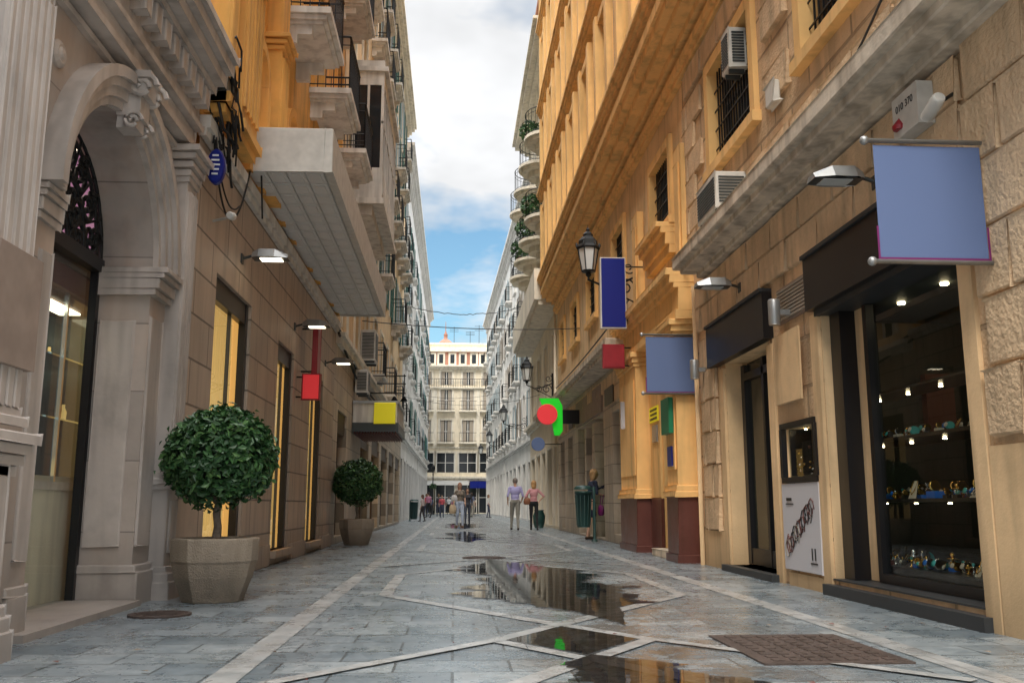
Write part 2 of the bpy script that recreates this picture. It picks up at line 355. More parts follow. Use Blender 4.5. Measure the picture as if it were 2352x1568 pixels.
e,M=person('woman_in_light_blue_outfit',(.22,37.6,0),3.35,1.74,{'top':(.24,.20,.16),'bottom':(.50,.58,.74),'skin':SK,'shoe':(.3,.2,.15),'hair':(.30,.14,.08),'loose':1.15},
 {'footL':(.0,.16),'footR':(.0,-.14),'elL':(-.22,-.06,1.15),'wrL':(-.22,.05,.92),'elR':(.24,-.04,1.14),'wrR':(.26,.10,.95)},hairlen=.12,vox=.011)
bag(e,M,(.30,.08,.70),.15,.34,.08,'bag_paper',(.28,.1,.9)); bag(e,M,(.2,-.02,1.12),.15,.28,.10,'bag_white',(.16,0,1.43))
person('woman_in_dark_jacket',(.60,42.5,0),3.1,1.62,{'top':(.05,.05,.06),'bottom':(.06,.07,.10),'skin':SK,'shoe':(.02,.02,.02),'hair':(.06,.04,.03)},{'footL':(0,-.12),'footR':(0,.14)},sleeve='long',hairlen=.08,vox=.014)
person('girl_in_patterned_top',(-1.69,50.8,0),1.3,1.42,{'top':(.6,.48,.45),'bottom':(.05,.04,.04),'skin':SK,'shoe':(.03,.02,.02),'hair':(.15,.08,.05)},{'footL':(0,.14),'footR':(0,-.14)},hairlen=.1,vox=.014)
rr=random.Random(9); tops=[(.6,.1,.12),(.7,.7,.72),(.1,.12,.2),(.5,.2,.3),(.15,.3,.2),(.6,.5,.4),(.04,.04,.05),(.3,.4,.6),(.7,.68,.65)]
for i in range(13):
    person('pedestrian',(-2.2+4.6*((i*.37)%1.)+rr.uniform(-.2,.2),66+rr.uniform(0,26),0),rr.uniform(0,6.28),rr.uniform(1.55,1.8),{'top':tops[i%9],'bottom':rr.choice([(.05,.06,.1),(.3,.28,.24),(.02,.02,.02)]),'skin':SK,'shoe':(.03,.03,.03),'hair':rr.choice([(.05,.03,.02),(.2,.12,.06)])},{'footL':(0,.12),'footR':(0,-.12)},vox=.022,female=i%2==0,hairlen=.06 if i%2==0 else 0)
# ------------------------------------------------------------------ building kit
class Bld:
    def __init__(s,name,X,sg,loc,xf=None): s.e=empty(name,loc); s.X=X; s.s=sg; s.p={}; s.xf=xf
    def __getitem__(s,k):
        if k not in s.p: s.p[k]=MB()
        return s.p[k]
    def box(s,part,Y0,Y1,z0,z1,d0,d1,m):
        xs=sorted((s.X-s.s*d0,s.X-s.s*d1)); s[part].box(xs[0],xs[1],Y0,Y1,z0,z1,m)
    def P(s,d,Y,z): return (s.X-s.s*d,Y,z)
    def wall(s,Y0,Y1,z0,z1,ops,m,depth=.28,mr=None,d=0.):
        mb=s['walls']; mr=mr or m
        ys=sorted({Y0,Y1,*[min(max(v,Y0),Y1) for o in ops for v in o[:2]]}); zs=sorted({z0,z1,*[min(max(v,z0),z1) for o in ops for v in o[2:4]]})
        for a,b in zip(ys,ys[1:]):
            for c,e in zip(zs,zs[1:]):
                my,mz=(a+b)/2,(c+e)/2
                if any(o[0]<my<o[1] and o[2]<mz<o[3] for o in ops): continue
                mb.quad([s.P(d,a,c),s.P(d,b,c),s.P(d,b,e),s.P(d,a,e)],m)
        for o in ops:
            a,b,c,e=o[:4]
            if b<=Y0 or a>=Y1 or e<=z0 or c>=z1: continue
            for q in (((a,c),(a,e)),((b,c),(b,e)),((a,c),(b,c)),((a,e),(b,e))):
                (y0,w0),(y1,w1)=q; mb.quad([s.P(d,y0,w0),s.P(d,y1,w1),s.P(d-depth,y1,w1),s.P(d-depth,y0,w0)],mr)
    def trim(s,a,b,c,e,w,pr,m,sill=True):
        s.box('trim',a-w,a,c,e+w,.0,pr,m); s.box('trim',b,b+w,c,e+w,.0,pr,m)
        s.box('trim',a,b,e,e+w,.0,pr,m)
        if sill: s.box('trim',a-w-.05,b+w+.05,c-w*.8,c,.0,pr+.05,m)
    def window(s,a,b,c,e,style='glass',dep=.22,fm='white_paint',sh='shutter_green'):
        g='windows'; mid=(a+b)/2
        s[g].quad([s.P(-dep,a,c),s.P(-dep,b,c),s.P(-dep,b,e),s.P(-dep,a,e)],'dark_glass')
        w=.06
        for (y0,y1,z0,z1) in ((a,a+w,c,e),(b-w,b,c,e),(a+w,b-w,c,c+w),(a+w,b-w,e-w,e),(mid-w*.6,mid+w*.6,c+w,e-w)):
            s.box(g,y0,y1,z0,z1,-dep,-dep+.05,fm)
        for k in (1,2):
            zz=c+(e-c)*k/3; s.box(g,a+w,b-w,zz-.015,zz+.015,-dep,-dep+.035,fm)
        if style=='bars':
            n=int((b-a)/.11)
            for i in range(1,n):
                y=a+(b-a)*i/n; s.box(g,y-.01,y+.01,c,e,-.07,-.05,'iron')
            for k in range(1,5): zz=c+(e-c)*k/5; s.box(g,a,b,zz-.012,zz+.012,-.047,-.035,'iron')
        if style=='shutter':
            for y0,y1 in ((a+.02,mid-.01),(mid+.01,b-.02)): s.louvre(g,y0,y1,c+.02,e-.02,-.14,-.10,sh)
        if style=='open':
            wd=(b-a)/2
            s.louvre(g,a-wd,a-.02,c,e,.055,.085,sh); s.louvre(g,b+.02,b+wd,c,e,.055,.085,sh)
    def louvre(s,g,y0,y1,z0,z1,d0,d1,m):
        f=.05; s.box(g,y0,y0+f,z0,z1,d0,d1,m); s.box(g,y1-f,y1,z0,z1,d0,d1,m); s.box(g,y0+f,y1-f,z0,z0+f,d0,d1,m); s.box(g,y0+f,y1-f,z1-f,z1,d0,d1,m)
        n=max(4,int((z1-z0)/.16)); mb=s[g]
        for i in range(n):
            za=z0+f+(z1-z0-2*f)*i/n; zb=z0+f+(z1-z0-2*f)*(i+.9)/n
            mb.quad([s.P(d1-.002,y0+f,za),s.P(d1-.002,y1-f,za),s.P(d0,y1-f,zb),s.P(d0,y0+f,zb)],m)
    def balcony(s,a,b,z,pr,m='white_trim',rail='iron',h=1.0,step=.12,curved=False,brackets=True):
        g='balconies'; r='railings'
        if not curved:
            s.box(g,a,b,z-.10,z,0,pr,m); s.box(g,a+.06,b-.06,z-.17,z-.10,0,pr-.07,m); s.box(g,a+.12,b-.12,z-.22,z-.17,0,pr-.13,m)
            if brackets:
                for y in (a+.25,b-.25):
                    s.box(g,y-.07,y+.07,z-.36,z-.22,0,pr*.6,m); s.box(g,y-.07,y+.07,z-.50,z-.36,0,pr*.3,m)
            path=[(0,a+.04),(pr-.04,a+.04),(pr-.04,b-.04),(0,b-.04)]
        else:
            n=14; c=(a+b)/2; hw=(b-a)/2
            path=[(pr*math.sin(math.pi*i/n)**.8 if 0<i<n else 0,c-hw*math.cos(math.pi*i/n)) for i in range(n+1)]
            mb=s[g]
            for lay,(z0,z1,k) in enumerate(((z-.12,z,1.),(z-.26,z-.12,.88),(z-.5,z-.26,.62),(z-.75,z-.5,.35))):
                pk=[(d*k,c+(y-c)*k) for d,y in path]
                for i in range(n): mb.quad([s.P(pk[i][0],pk[i][1],z0),s.P(pk[i+1][0],pk[i+1][1],z0),s.P(pk[i+1][0],pk[i+1][1],z1),s.P(pk[i][0],pk[i][1],z1)],m,True)
                mb.quad([s.P(d,y,z0) for d,y in pk],m); mb.quad([s.P(d,y,z1) for d,y in pk],m)
            path=[(d*.95,c+(y-c)*.95) for d,y in path]
        mb=s[r]
        for (d0,y0),(d1,y1) in zip(path,path[1:]):
            L=math.hypot(d1-d0,y1-y0)
            for zz,rr in ((z+h,.020),(z+.08,.012),(z+h-.16,.010)): mb.tube([s.P(d0,y0,zz),s.P(d1,y1,zz)],rr,rail,4,False)
            n=max(1,int(L/step))
            for i in range(n+1):
                k=i/n; d=d0+(d1-d0)*k; y=y0+(y1-y0)*k; p=s.P(d,y,0); w=.007
                mb.box(p[0]-w,p[0]+w,y-w,y+w,z,z+h,rail)
    def cornice(s,a,b,z,steps,m):
        for (z0,z1,pr) in steps: s.box('trim',a,b,z+z0,z+z1,-.01,pr,m)
    def done(s,bevel=None):
        for k,mb in s.p.items():
            if mb.f: mb.obj(k,s.e,s.xf,bevel=(bevel or {}).get(k,0))
# ------------------------------------------------------------------ ground
g=MB(); g.quad([(-60,-40,0),(60,-40,0),(60,400,0),(-60,400,0)],'paving_stone'); g.obj('street_pavement')
st=MB(); z=.004
def strip(p,q,w,zz=z,m='strip_marble'):
    p=Vector((p[0],p[1],0)); q=Vector((q[0],q[1],0)); d=(q-p).normalized(); n=Vector((-d.y,d.x,0))*w/2
    st.quad([(p-n).to_tuple()[:2]+(zz,),(q-n).to_tuple()[:2]+(zz,),(q+n).to_tuple()[:2]+(zz,),(p+n).to_tuple()[:2]+(zz,)],m)
strip((-1.13,-3),(-1.17,92),.17); strip((2.72,-3),(2.58,92),.17)
for k in range(-1,11):
    o=k*8.8; c=.77
    V=[(c,6.9),(-.65,9.2),(-.65,11.9),(c,14.2),(2.2,11.9),(2.2,9.1)]
    for i in range(6):
        p=V[i];q=V[(i+1)%6]; strip((p[0],p[1]+o),(q[0],q[1]+o),.13,z+.0012*(1+i%2)+.0001*k)
    V=[(c,5.35),(c-.5,6.12),(c,6.9),(c+.5,6.12)]
    for i in range(4):
        p=V[i];q=V[(i+1)%4]; strip((p[0],p[1]+o),(q[0],q[1]+o),.11,z+.0036+.0012*(i%2))
    for sx in (-1,1): strip((c+sx*.5,6.12+o),(c+sx*1.78,4.6+o),.10,z+.006)
st.obj('paving_strips')
def puddle(name,ya,yb,cx,hw,seed,zz=.0115):
    mb=MB(); n=int((yb-ya)/.03); L=[];R=[]
    for i in range(n+1):
        k=i/n; y=ya+(yb-ya)*k; w=hw(k); c=cx(k)
        nl=noise.fractal(Vector((y*1.5,seed,0)),.7,2.2,6)*.42+noise.noise(Vector((y*9,seed,4)))*.05; nr=noise.fractal(Vector((y*1.5,seed+9,0)),.7,2.2,6)*.42+noise.noise(Vector((y*9,seed,8)))*.05
        e=min(1,4*k,4*(1-k)); L.append((c-max(0.01,(w+nl*e*1.3)*e),y,zz)); R.append((c+max(0.01,(w+nr*e*1.3)*e),y,zz))
    for i in range(n): mb.quad([L[i],R[i],R[i+1],L[i+1]],'water')
    return mb.obj(name)
puddle('puddle',6.85,15.2,lambda k:1.24-.66*k,lambda k:.42+.26*math.sin(k*3.1),3.3)
puddle('puddle',4.0,5.5,lambda k:1.25-.45*k,lambda k:.40,8.1)
puddle('puddle',22,31,lambda k:.35,lambda k:.45,1.7)
puddle('puddle',34,46,lambda k:.3,lambda k:.6,6.1)
mb=MB(); mb.quad([(.77,5.5,.0118),(1.18,6.12,.0118),(.77,6.75,.0118),(.34,6.12,.0118)],'water'); mb.obj('puddle')
mb=MB(); mb.box(1.68,2.52,5.13,6.25,0,.011,'manhole_iron')
for i in range(7):
    for j in range(9):
        x=1.76+i*.105; y=5.2+j*.112; mb.box(x,x+.06,y,y+.07,.011,.016,'manhole_iron')
mb.obj('manhole_cover')
for (x,y,r) in ((-2.30,7.7,.24),(.5,15.6,.36)):
    mb=MB(); mb.lathe((x,y,0),[(r,0),(r,.014),(r-.03,.014),(r-.035,.009),(r-.06,.009),(r-.065,.014),(.001,.014)],32,'manhole_iron',False)
    for i in range(-3,4):
        w=math.sqrt(max(0,(r-.07)**2-(i*.05)**2)); mb.box(x-w,x+w,y+i*.05-.010,y+i*.05+.010,.014,.018,'manhole_iron')
    mb.obj('manhole_cover')
mb=MB(); rl=random.Random(4)
for i in range(80):
    x=rl.uniform(-2.4,3.4); y=rl.uniform(4.5,16); a=rl.uniform(0,6.28); L=rl.uniform(.015,.04); c_,s_=math.cos(a)*L,math.sin(a)*L; z0=.013
    mb.quad([(x-c_,y-s_,z0),(x+s_*.5,y-c_*.5,z0+.006),(x+c_,y+s_,z0),(x-s_*.5,y+c_*.5,z0+.004)],rl.choice(['wood_dark','wood_red','bark']))
mb.obj('fallen_leaves')
# ------------------------------------------------------------------ generic pieces
def spiral(mb,c,ax1,ax2,r,turns,tr,m,seg=20,start=0.,flip=1):
    c=Vector(c);a1=Vector(ax1);a2=Vector(ax2); pts=[]
    for i in range(seg+1):
        k=i/seg; a=start+flip*k*turns*2*math.pi; rr=r*(1-.82*k); pts.append(c+a1*rr*math.cos(a)+a2*rr*math.sin(a))
    mb.tube(pts,tr,m,5)
def arch_ring(B,part,c,zs,r0,r1,d0,d1,m,n=28,a0=0.,a1=math.pi):
    mb=B[part]
    for i in range(n):
        t0=a0+(a1-a0)*i/n; t1=a0+(a1-a0)*(i+1)/n
        f=lambda r,t,d:B.P(d,c+r*math.cos(t),zs+r*math.sin(t))
        mb.quad([f(r0,t0,d1),f(r0,t1,d1),f(r1,t1,d1),f(r1,t0,d1)],m)
        mb.quad([f(r0,t0,d0),f(r0,t1,d0),f(r0,t1,d1),f(r0,t0,d1)],m,True)
        mb.quad([f(r1,t0,d0),f(r1,t1,d0),f(r1,t1,d1),f(r1,t0,d1)],m,True)
    for t in (a0,a1): mb.quad([f(r0,t,d0),f(r1,t,d0),f(r1,t,d1),f(r0,t,d1)],m)
def arch_wall(B,a,b,z0,z1,c,zs,r,depth,m):
    mb=B['walls']; P=B.P
    mb.quad([P(0,a,z0),P(0,c-r,z0),P(0,c-r,z1),P(0,a,z1)],m); mb.quad([P(0,c+r,z0),P(0,b,z0),P(0,b,z1),P(0,c+r,z1)],m)
    n=28
    for i in range(n):
        t0=math.pi*i/n;t1=math.pi*(i+1)/n; y0,w0=c+r*math.cos(t0),zs+r*math.sin(t0); y1,w1=c+r*math.cos(t1),zs+r*math.sin(t1)
        mb.quad([P(0,y0,w0),P(0,y1,w1),P(0,y1,z1),P(0,y0,z1)],m)
        mb.quad([P(0,y0,w0),P(0,y1,w1),P(-depth,y1,w1),P(-depth,y0,w0)],m,True)
    for y in (c-r,c+r): mb.quad([P(0,y,z0),P(0,y,zs),P(-depth,y,zs),P(-depth,y,z0)],m)
# ================================================================== LEFT: marble arch building
B=Bld('marble_arch_building',-2.8,-1,(-2.8,5,0)); AC=7.45; ZS=3.0
arch_wall(B,1.,9.15,0,5.2,AC,ZS,1.03,.52,'marble')
MT='marble_trim'
for r0,r1,pr in ((1.04,1.11,.05),(1.11,1.19,.09),(1.19,1.26,.12),(1.26,1.35,.16)): arch_ring(B,'archivolt',AC,ZS,r0,r1,-.0,pr,MT)
for i,(z0,z1,p) in enumerate(((3.90,4.0,.16),(4.0,4.18,.19),(4.18,4.32,.24),(4.32,4.38,.27))): B.box('keystone',AC-.09-.02*i,AC+.09+.02*i,z0,z1,0,p,MT)
for dy in (-.13,.13):
    spiral(B['keystone'],B.P(.20,AC+dy,4.25),(1,0,0),(0,0,1),.12,1.6,.024,MT); spiral(B['keystone'],B.P(.14,AC+dy,3.95),(1,0,0),(0,0,1),.08,1.6,.018,MT)
for y0,y1,q in ((8.42,8.90,1),(6.12,6.45,.4)):
    for z0,z1,p in ((ZS-.26,ZS-.20,.06),(ZS-.20,ZS-.10,.09),(ZS-.10,ZS-.05,.13),(ZS-.05,ZS,.16)):
        B.box('imposts',y0,y1,z0,z1,-.50,p*q,MT)
    B.box('imposts',y0+.03,y1-.03,0,.28,-.50,.06*q,MT); B.box('imposts',y0+.02,y1-.02,.28,.34,-.50,.04*q,MT)
    B.box('imposts',y0+.08,y1-.08,.5,2.55,.0,.022,MT)
B.box('imposts',8.455,8.479,.5,2.5,-.42,-.12,MT)
def pilaster(B,y0,y1,z0,z1,pr,m,flutes=5,part='pilasters',ped=1.0):
    B.box(part,y0,y1,z0,z1,0,pr,m); w=(y1-y0)
    for i in range(flutes):
        c=y0+w*(i+.5)/flutes; B.box(part,c-w/flutes*.3,c+w/flutes*.3,z0+ped+.15,z1-.45,pr,pr+.022,m)
    n=max(2,int(pr/.06))
    for i in range(n): c=pr*(i+.5)/n; B.box(part,y1,y1+.018,z0+ped+.15,z1-.45,c-pr/n*.3,c+pr/n*.3,m)
    B.box(part,y0-.05,y1+.05,z0,z0+.16,-.005,pr+.07,m); B.box(part,y0-.035,y1+.035,z0+.16,z0+.24,-.005,pr+.055,m); B.box(part,y0-.02,y1+.02,z0+.24,z0+.3,-.005,pr+.03,m)
    B.box(part,y0+.06,y1-.06,z0+.42,z0+ped-.1,pr,pr+.02,m)
    for dz,e in ((0.,.03),(.05,.05),(.10,.02)): B.box(part,y0-e,y1+e,z0+ped+dz,z0+ped+dz+.05,-.005,pr+e,m)
    for dz,e in ((.36,.02),(.30,.035),(.22,.06),(.14,.09),(.07,.13)): B.box(part,y0-e,y1+e,z1-dz,z1-dz+.065,-.005,pr+e,m)
pilaster(B,8.92,9.22,0,4.35,.14,MT)
pilaster(B,4.95,5.50,0,4.35,.27,MT,6,ped=1.25)
for dz,e in ((1.02,.02),(1.08,.05),(1.14,.08),(1.2,.11)): B.box('pilasters',4.95-e,5.5+e,dz,dz+.055,-.005,.27+e,MT)
pilaster(B,1.6,2.2,0,4.35,.26,MT,6,ped=1.25)
B.box('blank_plaque',5.02,5.53,1.62,2.28,.29,.33,'sign_taupe'); B.box('blank_plaque',5.53,5.55,1.62,2.28,.02,.33,'sign_taupe')
B.box('mouldings',5.6,8.9,4.30,4.35,0,.05,MT)
for y in (6.2,8.8): B['mouldings'].lathe(B.P(.0,y,3.95),[(.10,0),(.10,.02),(.07,.04),(.05,.035),(.03,.05),(.001,.055)],12,MT,False,axis=Matrix(((0,0,1),(0,1,0),(-1,0,0))))
for z0,z1,p in ((4.38,4.45,.16),(4.45,4.60,.12),(4.60,4.66,.2),(5.02,5.10,.30),(5.10,5.22,.40),(5.22,5.34,.47),(5.34,5.42,.52)): B.box('entablature',1.,9.15,z0,z1,-.02,p,MT)
y=1.1
while y<8.95: B.box('entablature',y,y+.13,4.80,5.02,.14,.27,MT); y+=.26
B.box('entablature',1.,9.14,4.66,5.02,-.02,.14,MT)
B.wall(1.,9.15,5.42,20.,[(a,a+1.3,zz,zz+2.4) for a in (2.,5.,7.2) for zz in (6.6,10.,13.4)],'marble')
for a in (2.,5.,7.2):
    for zz in (6.6,10.,13.4): B.window(a,a+1.3,zz,zz+2.4); B.trim(a,a+1.3,zz,zz+2.4,.15,.08,MT)
B.box('core',1.,9.14,5.45,20.05,-.4,-7,'marble'); B.box('core',1.,9.14,0,5.45,-2.6,-7,'marble')
N_='interior'
B[N_].box(-5.2,-3.4,5.3,5.35,0,4.4,'wall_glow'); B[N_].box(-5.2,-3.4,9.45,9.5,0,2.95,'vitrine_back'); B[N_].box(-5.2,-3.4,9.45,9.5,2.95,4.4,'pink_wall_glow')
B[N_].box(-5.25,-5.2,5.3,9.45,0,4.4,'pink_wall_glow'); B[N_].box(-5.2,-3.4,5.35,9.45,4.3,4.35,'pink_wall_glow')
B[N_].box(-5.2,-3.3,5.35,9.45,.0,.02,'marble_trim')
B[N_].box(-4.3,-3.44,7.3,9.4,0,.98,'cream'); B[N_].box(-4.35,-3.42,7.25,9.4,.98,1.05,'marble_trim')
B[N_].box(-4.3,-3.42,7.25,9.4,2.72,2.92,'wood_red'); B[N_].box(-4.32,-3.40,7.2,9.4,2.92,3.0,'wood_dark'); B[N_].box(-4.28,-3.5,7.35,9.3,1.05,1.1,'jewel_white')
B['vitrine_glass'].box(-4.2,-3.47,7.35,9.35,1.1,2.72,'shop_glass'); B[N_].box(-4.28,-4.22,7.35,9.35,1.1,2.72,'vitrine_back')
for zz in (1.6,2.15): B[N_].box(-4.18,-3.52,7.4,9.3,zz,zz+.015,'silver')
for y in (7.33,8.3,9.33): B[N_].box(-3.48,-3.45,y,y+.03,1.05,2.72,'silver')
for i in range(40): B[N_].lathe((-4.1+.5*random.random(),7.45+1.75*random.random(),random.choice([1.1,1.615,2.165])),[(.03,0),(.035,.1),(.015,.14),(.015,.17)],8,random.choice(['jewel_white','gold','silver','curtain_glow']))
B[N_].box(-3.9,-3.7,6.2,8.9,4.27,4.29,'lamp_glow'); B[N_].box(-3.9,-3.7,7.6,9.2,2.69,2.71,'lamp_glow')
for y in (6.44,8.40): B.box('door_frame',y,y+.07,0.03,ZS-.02,-.52,-.45,'black_metal')
B.box('door_frame',6.42,8.48,ZS-.06,ZS+.06,-.525,-.43,'black_metal')
B['door_glass'].quad([B.P(-.5,6.45,.05),B.P(-.5,8.45,.05),B.P(-.5,8.45,ZS),B.P(-.5,6.45,ZS)],'shop_glass')
G=B['fan_grille']; d=-.46; zf=ZS+.04
for r in (1.0,.90,.60,.26): G.tube([B.P(d,AC+r*math.cos(math.pi*i/24),zf+r*math.sin(math.pi*i/24)) for i in range(25)],.020,'iron')
for i in range(1,8):
    a=math.pi*i/8; G.tube([B.P(d,AC+.26*math.cos(a),zf+.26*math.sin(a)),B.P(d,AC+1.0*math.cos(a),zf+1.0*math.sin(a))],.014,'iron')
for i in range(8):
    a=math.pi*(i+.5)/8
    for r,rr_,fl in ((.46,.15,1),(.72,.14,-1),(.84,.10,1),(.38,.09,-1),(.93,.05,1)):
        spiral(G,B.P(d,AC+r*math.cos(a),zf+r*math.sin(a)),(0,1,0),(0,0,1),rr_,1.5,.024,'iron',18,a,fl)
for i in range(4): spiral(G,B.P(d,AC-.12+.08*i,zf+.12),(0,1,0),(0,0,1),.08,1.4,.018,'iron',14,i)
B.box('threshold',6.2,8.42,0,.05,-.6,.12,'marble_trim')
B.done({'entablature':.012,'pilasters':.01,'imposts':.01,'keystone':.015})
# ================================================================== LEFT: ochre building with stone shops
B=Bld('ochre_shop_building',-2.66,-1,(-2.66,15,0)); T='travertine'
ops=[(10.2,12.0,.42,3.40),(13.9,15.3,.2,3.30),(17.1,18.7,.2,3.30)]
B.wall(9.23,20.4,0,4.62,ops,T,.14)
for a,b,c,e in ops:
    B.box('shop_frames',a,a+.04,c,e,-.13,-.10,'dark_metal'); B.box('shop_frames',b-.12,b,c,e,-.13,-.04,'black_metal'); B.box('shop_frames',a+.04,b-.12,e-.26,e-.0,-.13,-.05,'black_metal'); B.box('shop_frames',a+(b-a)*.60,a+(b-a)*.60+.04,c,e-.26,-.13,-.09,'dark_metal')
    B['shop_glass'].quad([B.P(-.115,a,c),B.P(-.115,b,c),B.P(-.115,b,e),B.P(-.115,a,e)],'shop_glass')
    B.box('shop_interior',a-.3,b+.3,c-.1,e+.1,-.36,-.33,'curtain_glow'); B.box('shop_interior',b+.1,b+.15,c-.1,e+.1,-.33,-.15,'curtain_glow'); B.box('shop_interior',a-.15,a-.1,c-.1,e+.1,-.33,-.15,'curtain_glow')
    B.box('shop_interior',a-.1,b+.1,c-.12,c-.02,-.33,-.15,'stone_pale'); B.box('shop_interior',a-.1,b+.1,e+.01,e+.05,-.33,-.15,'wall_glow')
    nf=int((b-a)/.11)
    for i in range(nf): B['shop_interior'].lathe(B.P(-.27,a+(b-a)*(i+.5)/nf,c),[(.04,0),(.055,(e-c)*.5),(.04,e-c)],8,'curtain_glow')
    B.box('sills',a-.05,b+.05,c-.10,c,-.12,.10,T)
B.box('plinth',9.3,10.0,0,.42,0,.04,T); B.box('plinth',12.2,13.7,0,.30,0,.05,T); B.box('plinth',15.5,16.9,0,.25,0,.05,T); B.box('plinth',18.9,20.4,0,.25,0,.05,T)
for z0,z1,p in ((4.62,4.70,.06),(4.70,4.84,.1)): B.box('trim',9.24,20.5,z0,z1,-.02,p,'white_trim')
O='ochre_left'; ops=[]; fl=(8.2,11.7,15.0,17.9); wa=[13.3,16.05,18.9]
for a in wa:
    for zz in fl: ops.append((a,a+1.0,zz,zz+2.2))
B.wall(9.16,20.5,4.84,20.3,ops,O)
for (a,b,c,e) in ops: B.window(a,b,c,e,'glass'); B.trim(a,b,c,e,.14,.06,O,False)
for a in wa:
    for i,zz in enumerate(fl): B.balcony(a-.36,a+1.36,zz,.74-.04*i)
for y0,y1 in ((9.3,9.55),(10.0,10.8),(12.1,12.5)):
    B.box('pilasters',y0,y1,4.9,8.0,0,.22,O)
    for i in range(5):
        w=(y1-y0); c=y0+w*(i+.5)/5; B.box('pilasters',c-w*.055,c+w*.055,5.3,6.95,.22,.25,O)
    for i in range(3): B.box('pilasters',y1,y1+.02,5.3,6.95,.03+.07*i,.07+.07*i,O)
    for dz,e in ((7.05,.04),(7.12,.08),(7.2,.12)): B.box('pilasters',y0-e,y1+e,dz,dz+.06,0,.22+e,O)
    B.box('pilasters',y0-.05,y1+.05,5.0,5.12,0,.28,O)
for y,r in ((11.45,.34),(13.8,.42),(16.5,.42),(19.4,.42)):
    arch_ring(B,'pilasters',y,6.35,r,r+.13,0,.13,O); B.box('pilasters',y-r-.13,y-r,4.9,6.35,0,.13,O); B.box('pilasters',y+r,y+r+.13,4.9,6.35,0,.13,O)
    B.box('niche',y-r,y+r,4.9,6.35,.004,.02,'wood_dark' if y>12 else O)
for z0,z1,p in ((8.35,8.45,.2),(8.45,8.6,.34)): B.box('pilasters',9.26,12.6,z0,z1,-.01,p,O)
B.cornice(9.16,20.5,19.9,((0,.12,.15),(.12,.3,.3),(.3,.5,.5)),'cream_trim')
B.box('core',9.17,20.5,4.9,20.4,-.4,-7,O); B.box('core',9.17,20.5,0,4.9,-1.8,-7,T)
B.done({'pilasters':.01})
e=empty('shop_canopy',(-2.1,15.6,4.95)); mb=MB()
mb.box(-2.65,-1.62,11.15,20.1,4.98,5.46,'off_white'); mb.box(-1.66,-1.56,11.1,20.15,4.93,5.50,'off_white')
mb.box(-2.65,-1.66,11.1,11.15,4.93,5.50,'off_white'); mb.box(-2.65,-1.66,20.1,20.15,4.93,5.5,'off_white')
mb.obj('casing',e,bevel=.01); mb=MB(); y=11.2
while y<20.0:
    for i in range(4):
        x=-2.62+i*.235; mb.box(x+.01,x+.225,y+.01,y+.40,4.955,4.979,'white_paint'); mb.box(x+.05,x+.185,y+.05,y+.36,4.940,4.955,'white_paint')
    y+=.42
mb.obj('soffit_tiles',e)
# ================================================================== LEFT: mirador building
B=Bld('mirador_building',-2.66,-1,(-2.66,33,0)); W='pale_ochre'
gops=[(21.2,23.,.15,3.0),(26.5,29.,.1,3.),(30.,33,.1,3.),(34.,37,.1,3.),(38.,41,.1,3.),(42,45.2,.1,3.)]
B.wall(20.4,46.2,0,4.4,gops,'stone_pale',.35)
for i,(a,b,c,e) in enumerate(gops):
    B['shop_glass'].quad([B.P(-.3,a,c),B.P(-.3,b,c),B.P(-.3,b,e),B.P(-.3,a,e)],'shop_glass'); cm='curtain_glow' if i in(1,2) else 'wall_glow'
    B.box('shop_interior',a-.2,b+.2,c-.1,e+.1,-1.5,-1.45,cm); B.box('shop_interior',b+.1,b+.15,c,e,-1.45,-.4,cm)
    for y in (a,(a+b)/2,b-.08): B.box('shop_frames',y,y+.08,c,e,-.29,-.2,'wood_dark')
    B.box('shop_frames',a,b,e-.5,e,-.19,-.05,'wood_dark')
for z0,z1,p in ((4.4,4.55,.12),(4.55,4.66,.2)): B.box('trim',20.52,46.2,z0,z1,-.02,p,'cream_trim')
ops=[]; ya=[21.2+2.75*i for i in range(9)]
for a in ya:
    for zz in (4.9,8.2,11.7,14.9,17.4): ops.append((a,a+1.1,zz,zz+2.25 if zz>5 else zz+1.9))
B.wall(20.4,46.2,4.66,20.4,ops,W)
for k,(a,b,c,e) in enumerate(ops):
    B.window(a,b,c,e,'open' if (a>29) and c>5 else 'glass',sh='shutter_green' if k%3 else 'shutter_blue'); B.trim(a,b,c,e,.12,.05,'cream_trim',False)
rb=random.Random(12)
for j,a in enumerate(ya):
    for i,zz in enumerate((8.2,11.7,14.9,17.4)):
        if a<26.5 and zz<14: continue
        if rb.random()<.22: continue
        B.balcony(a-.25,a+1.35,zz,.60-.06*i,step=.16)
    if a>27 and j%2: B.balcony(a-.2,a+1.3,4.95,.4,brackets=False,step=.16)
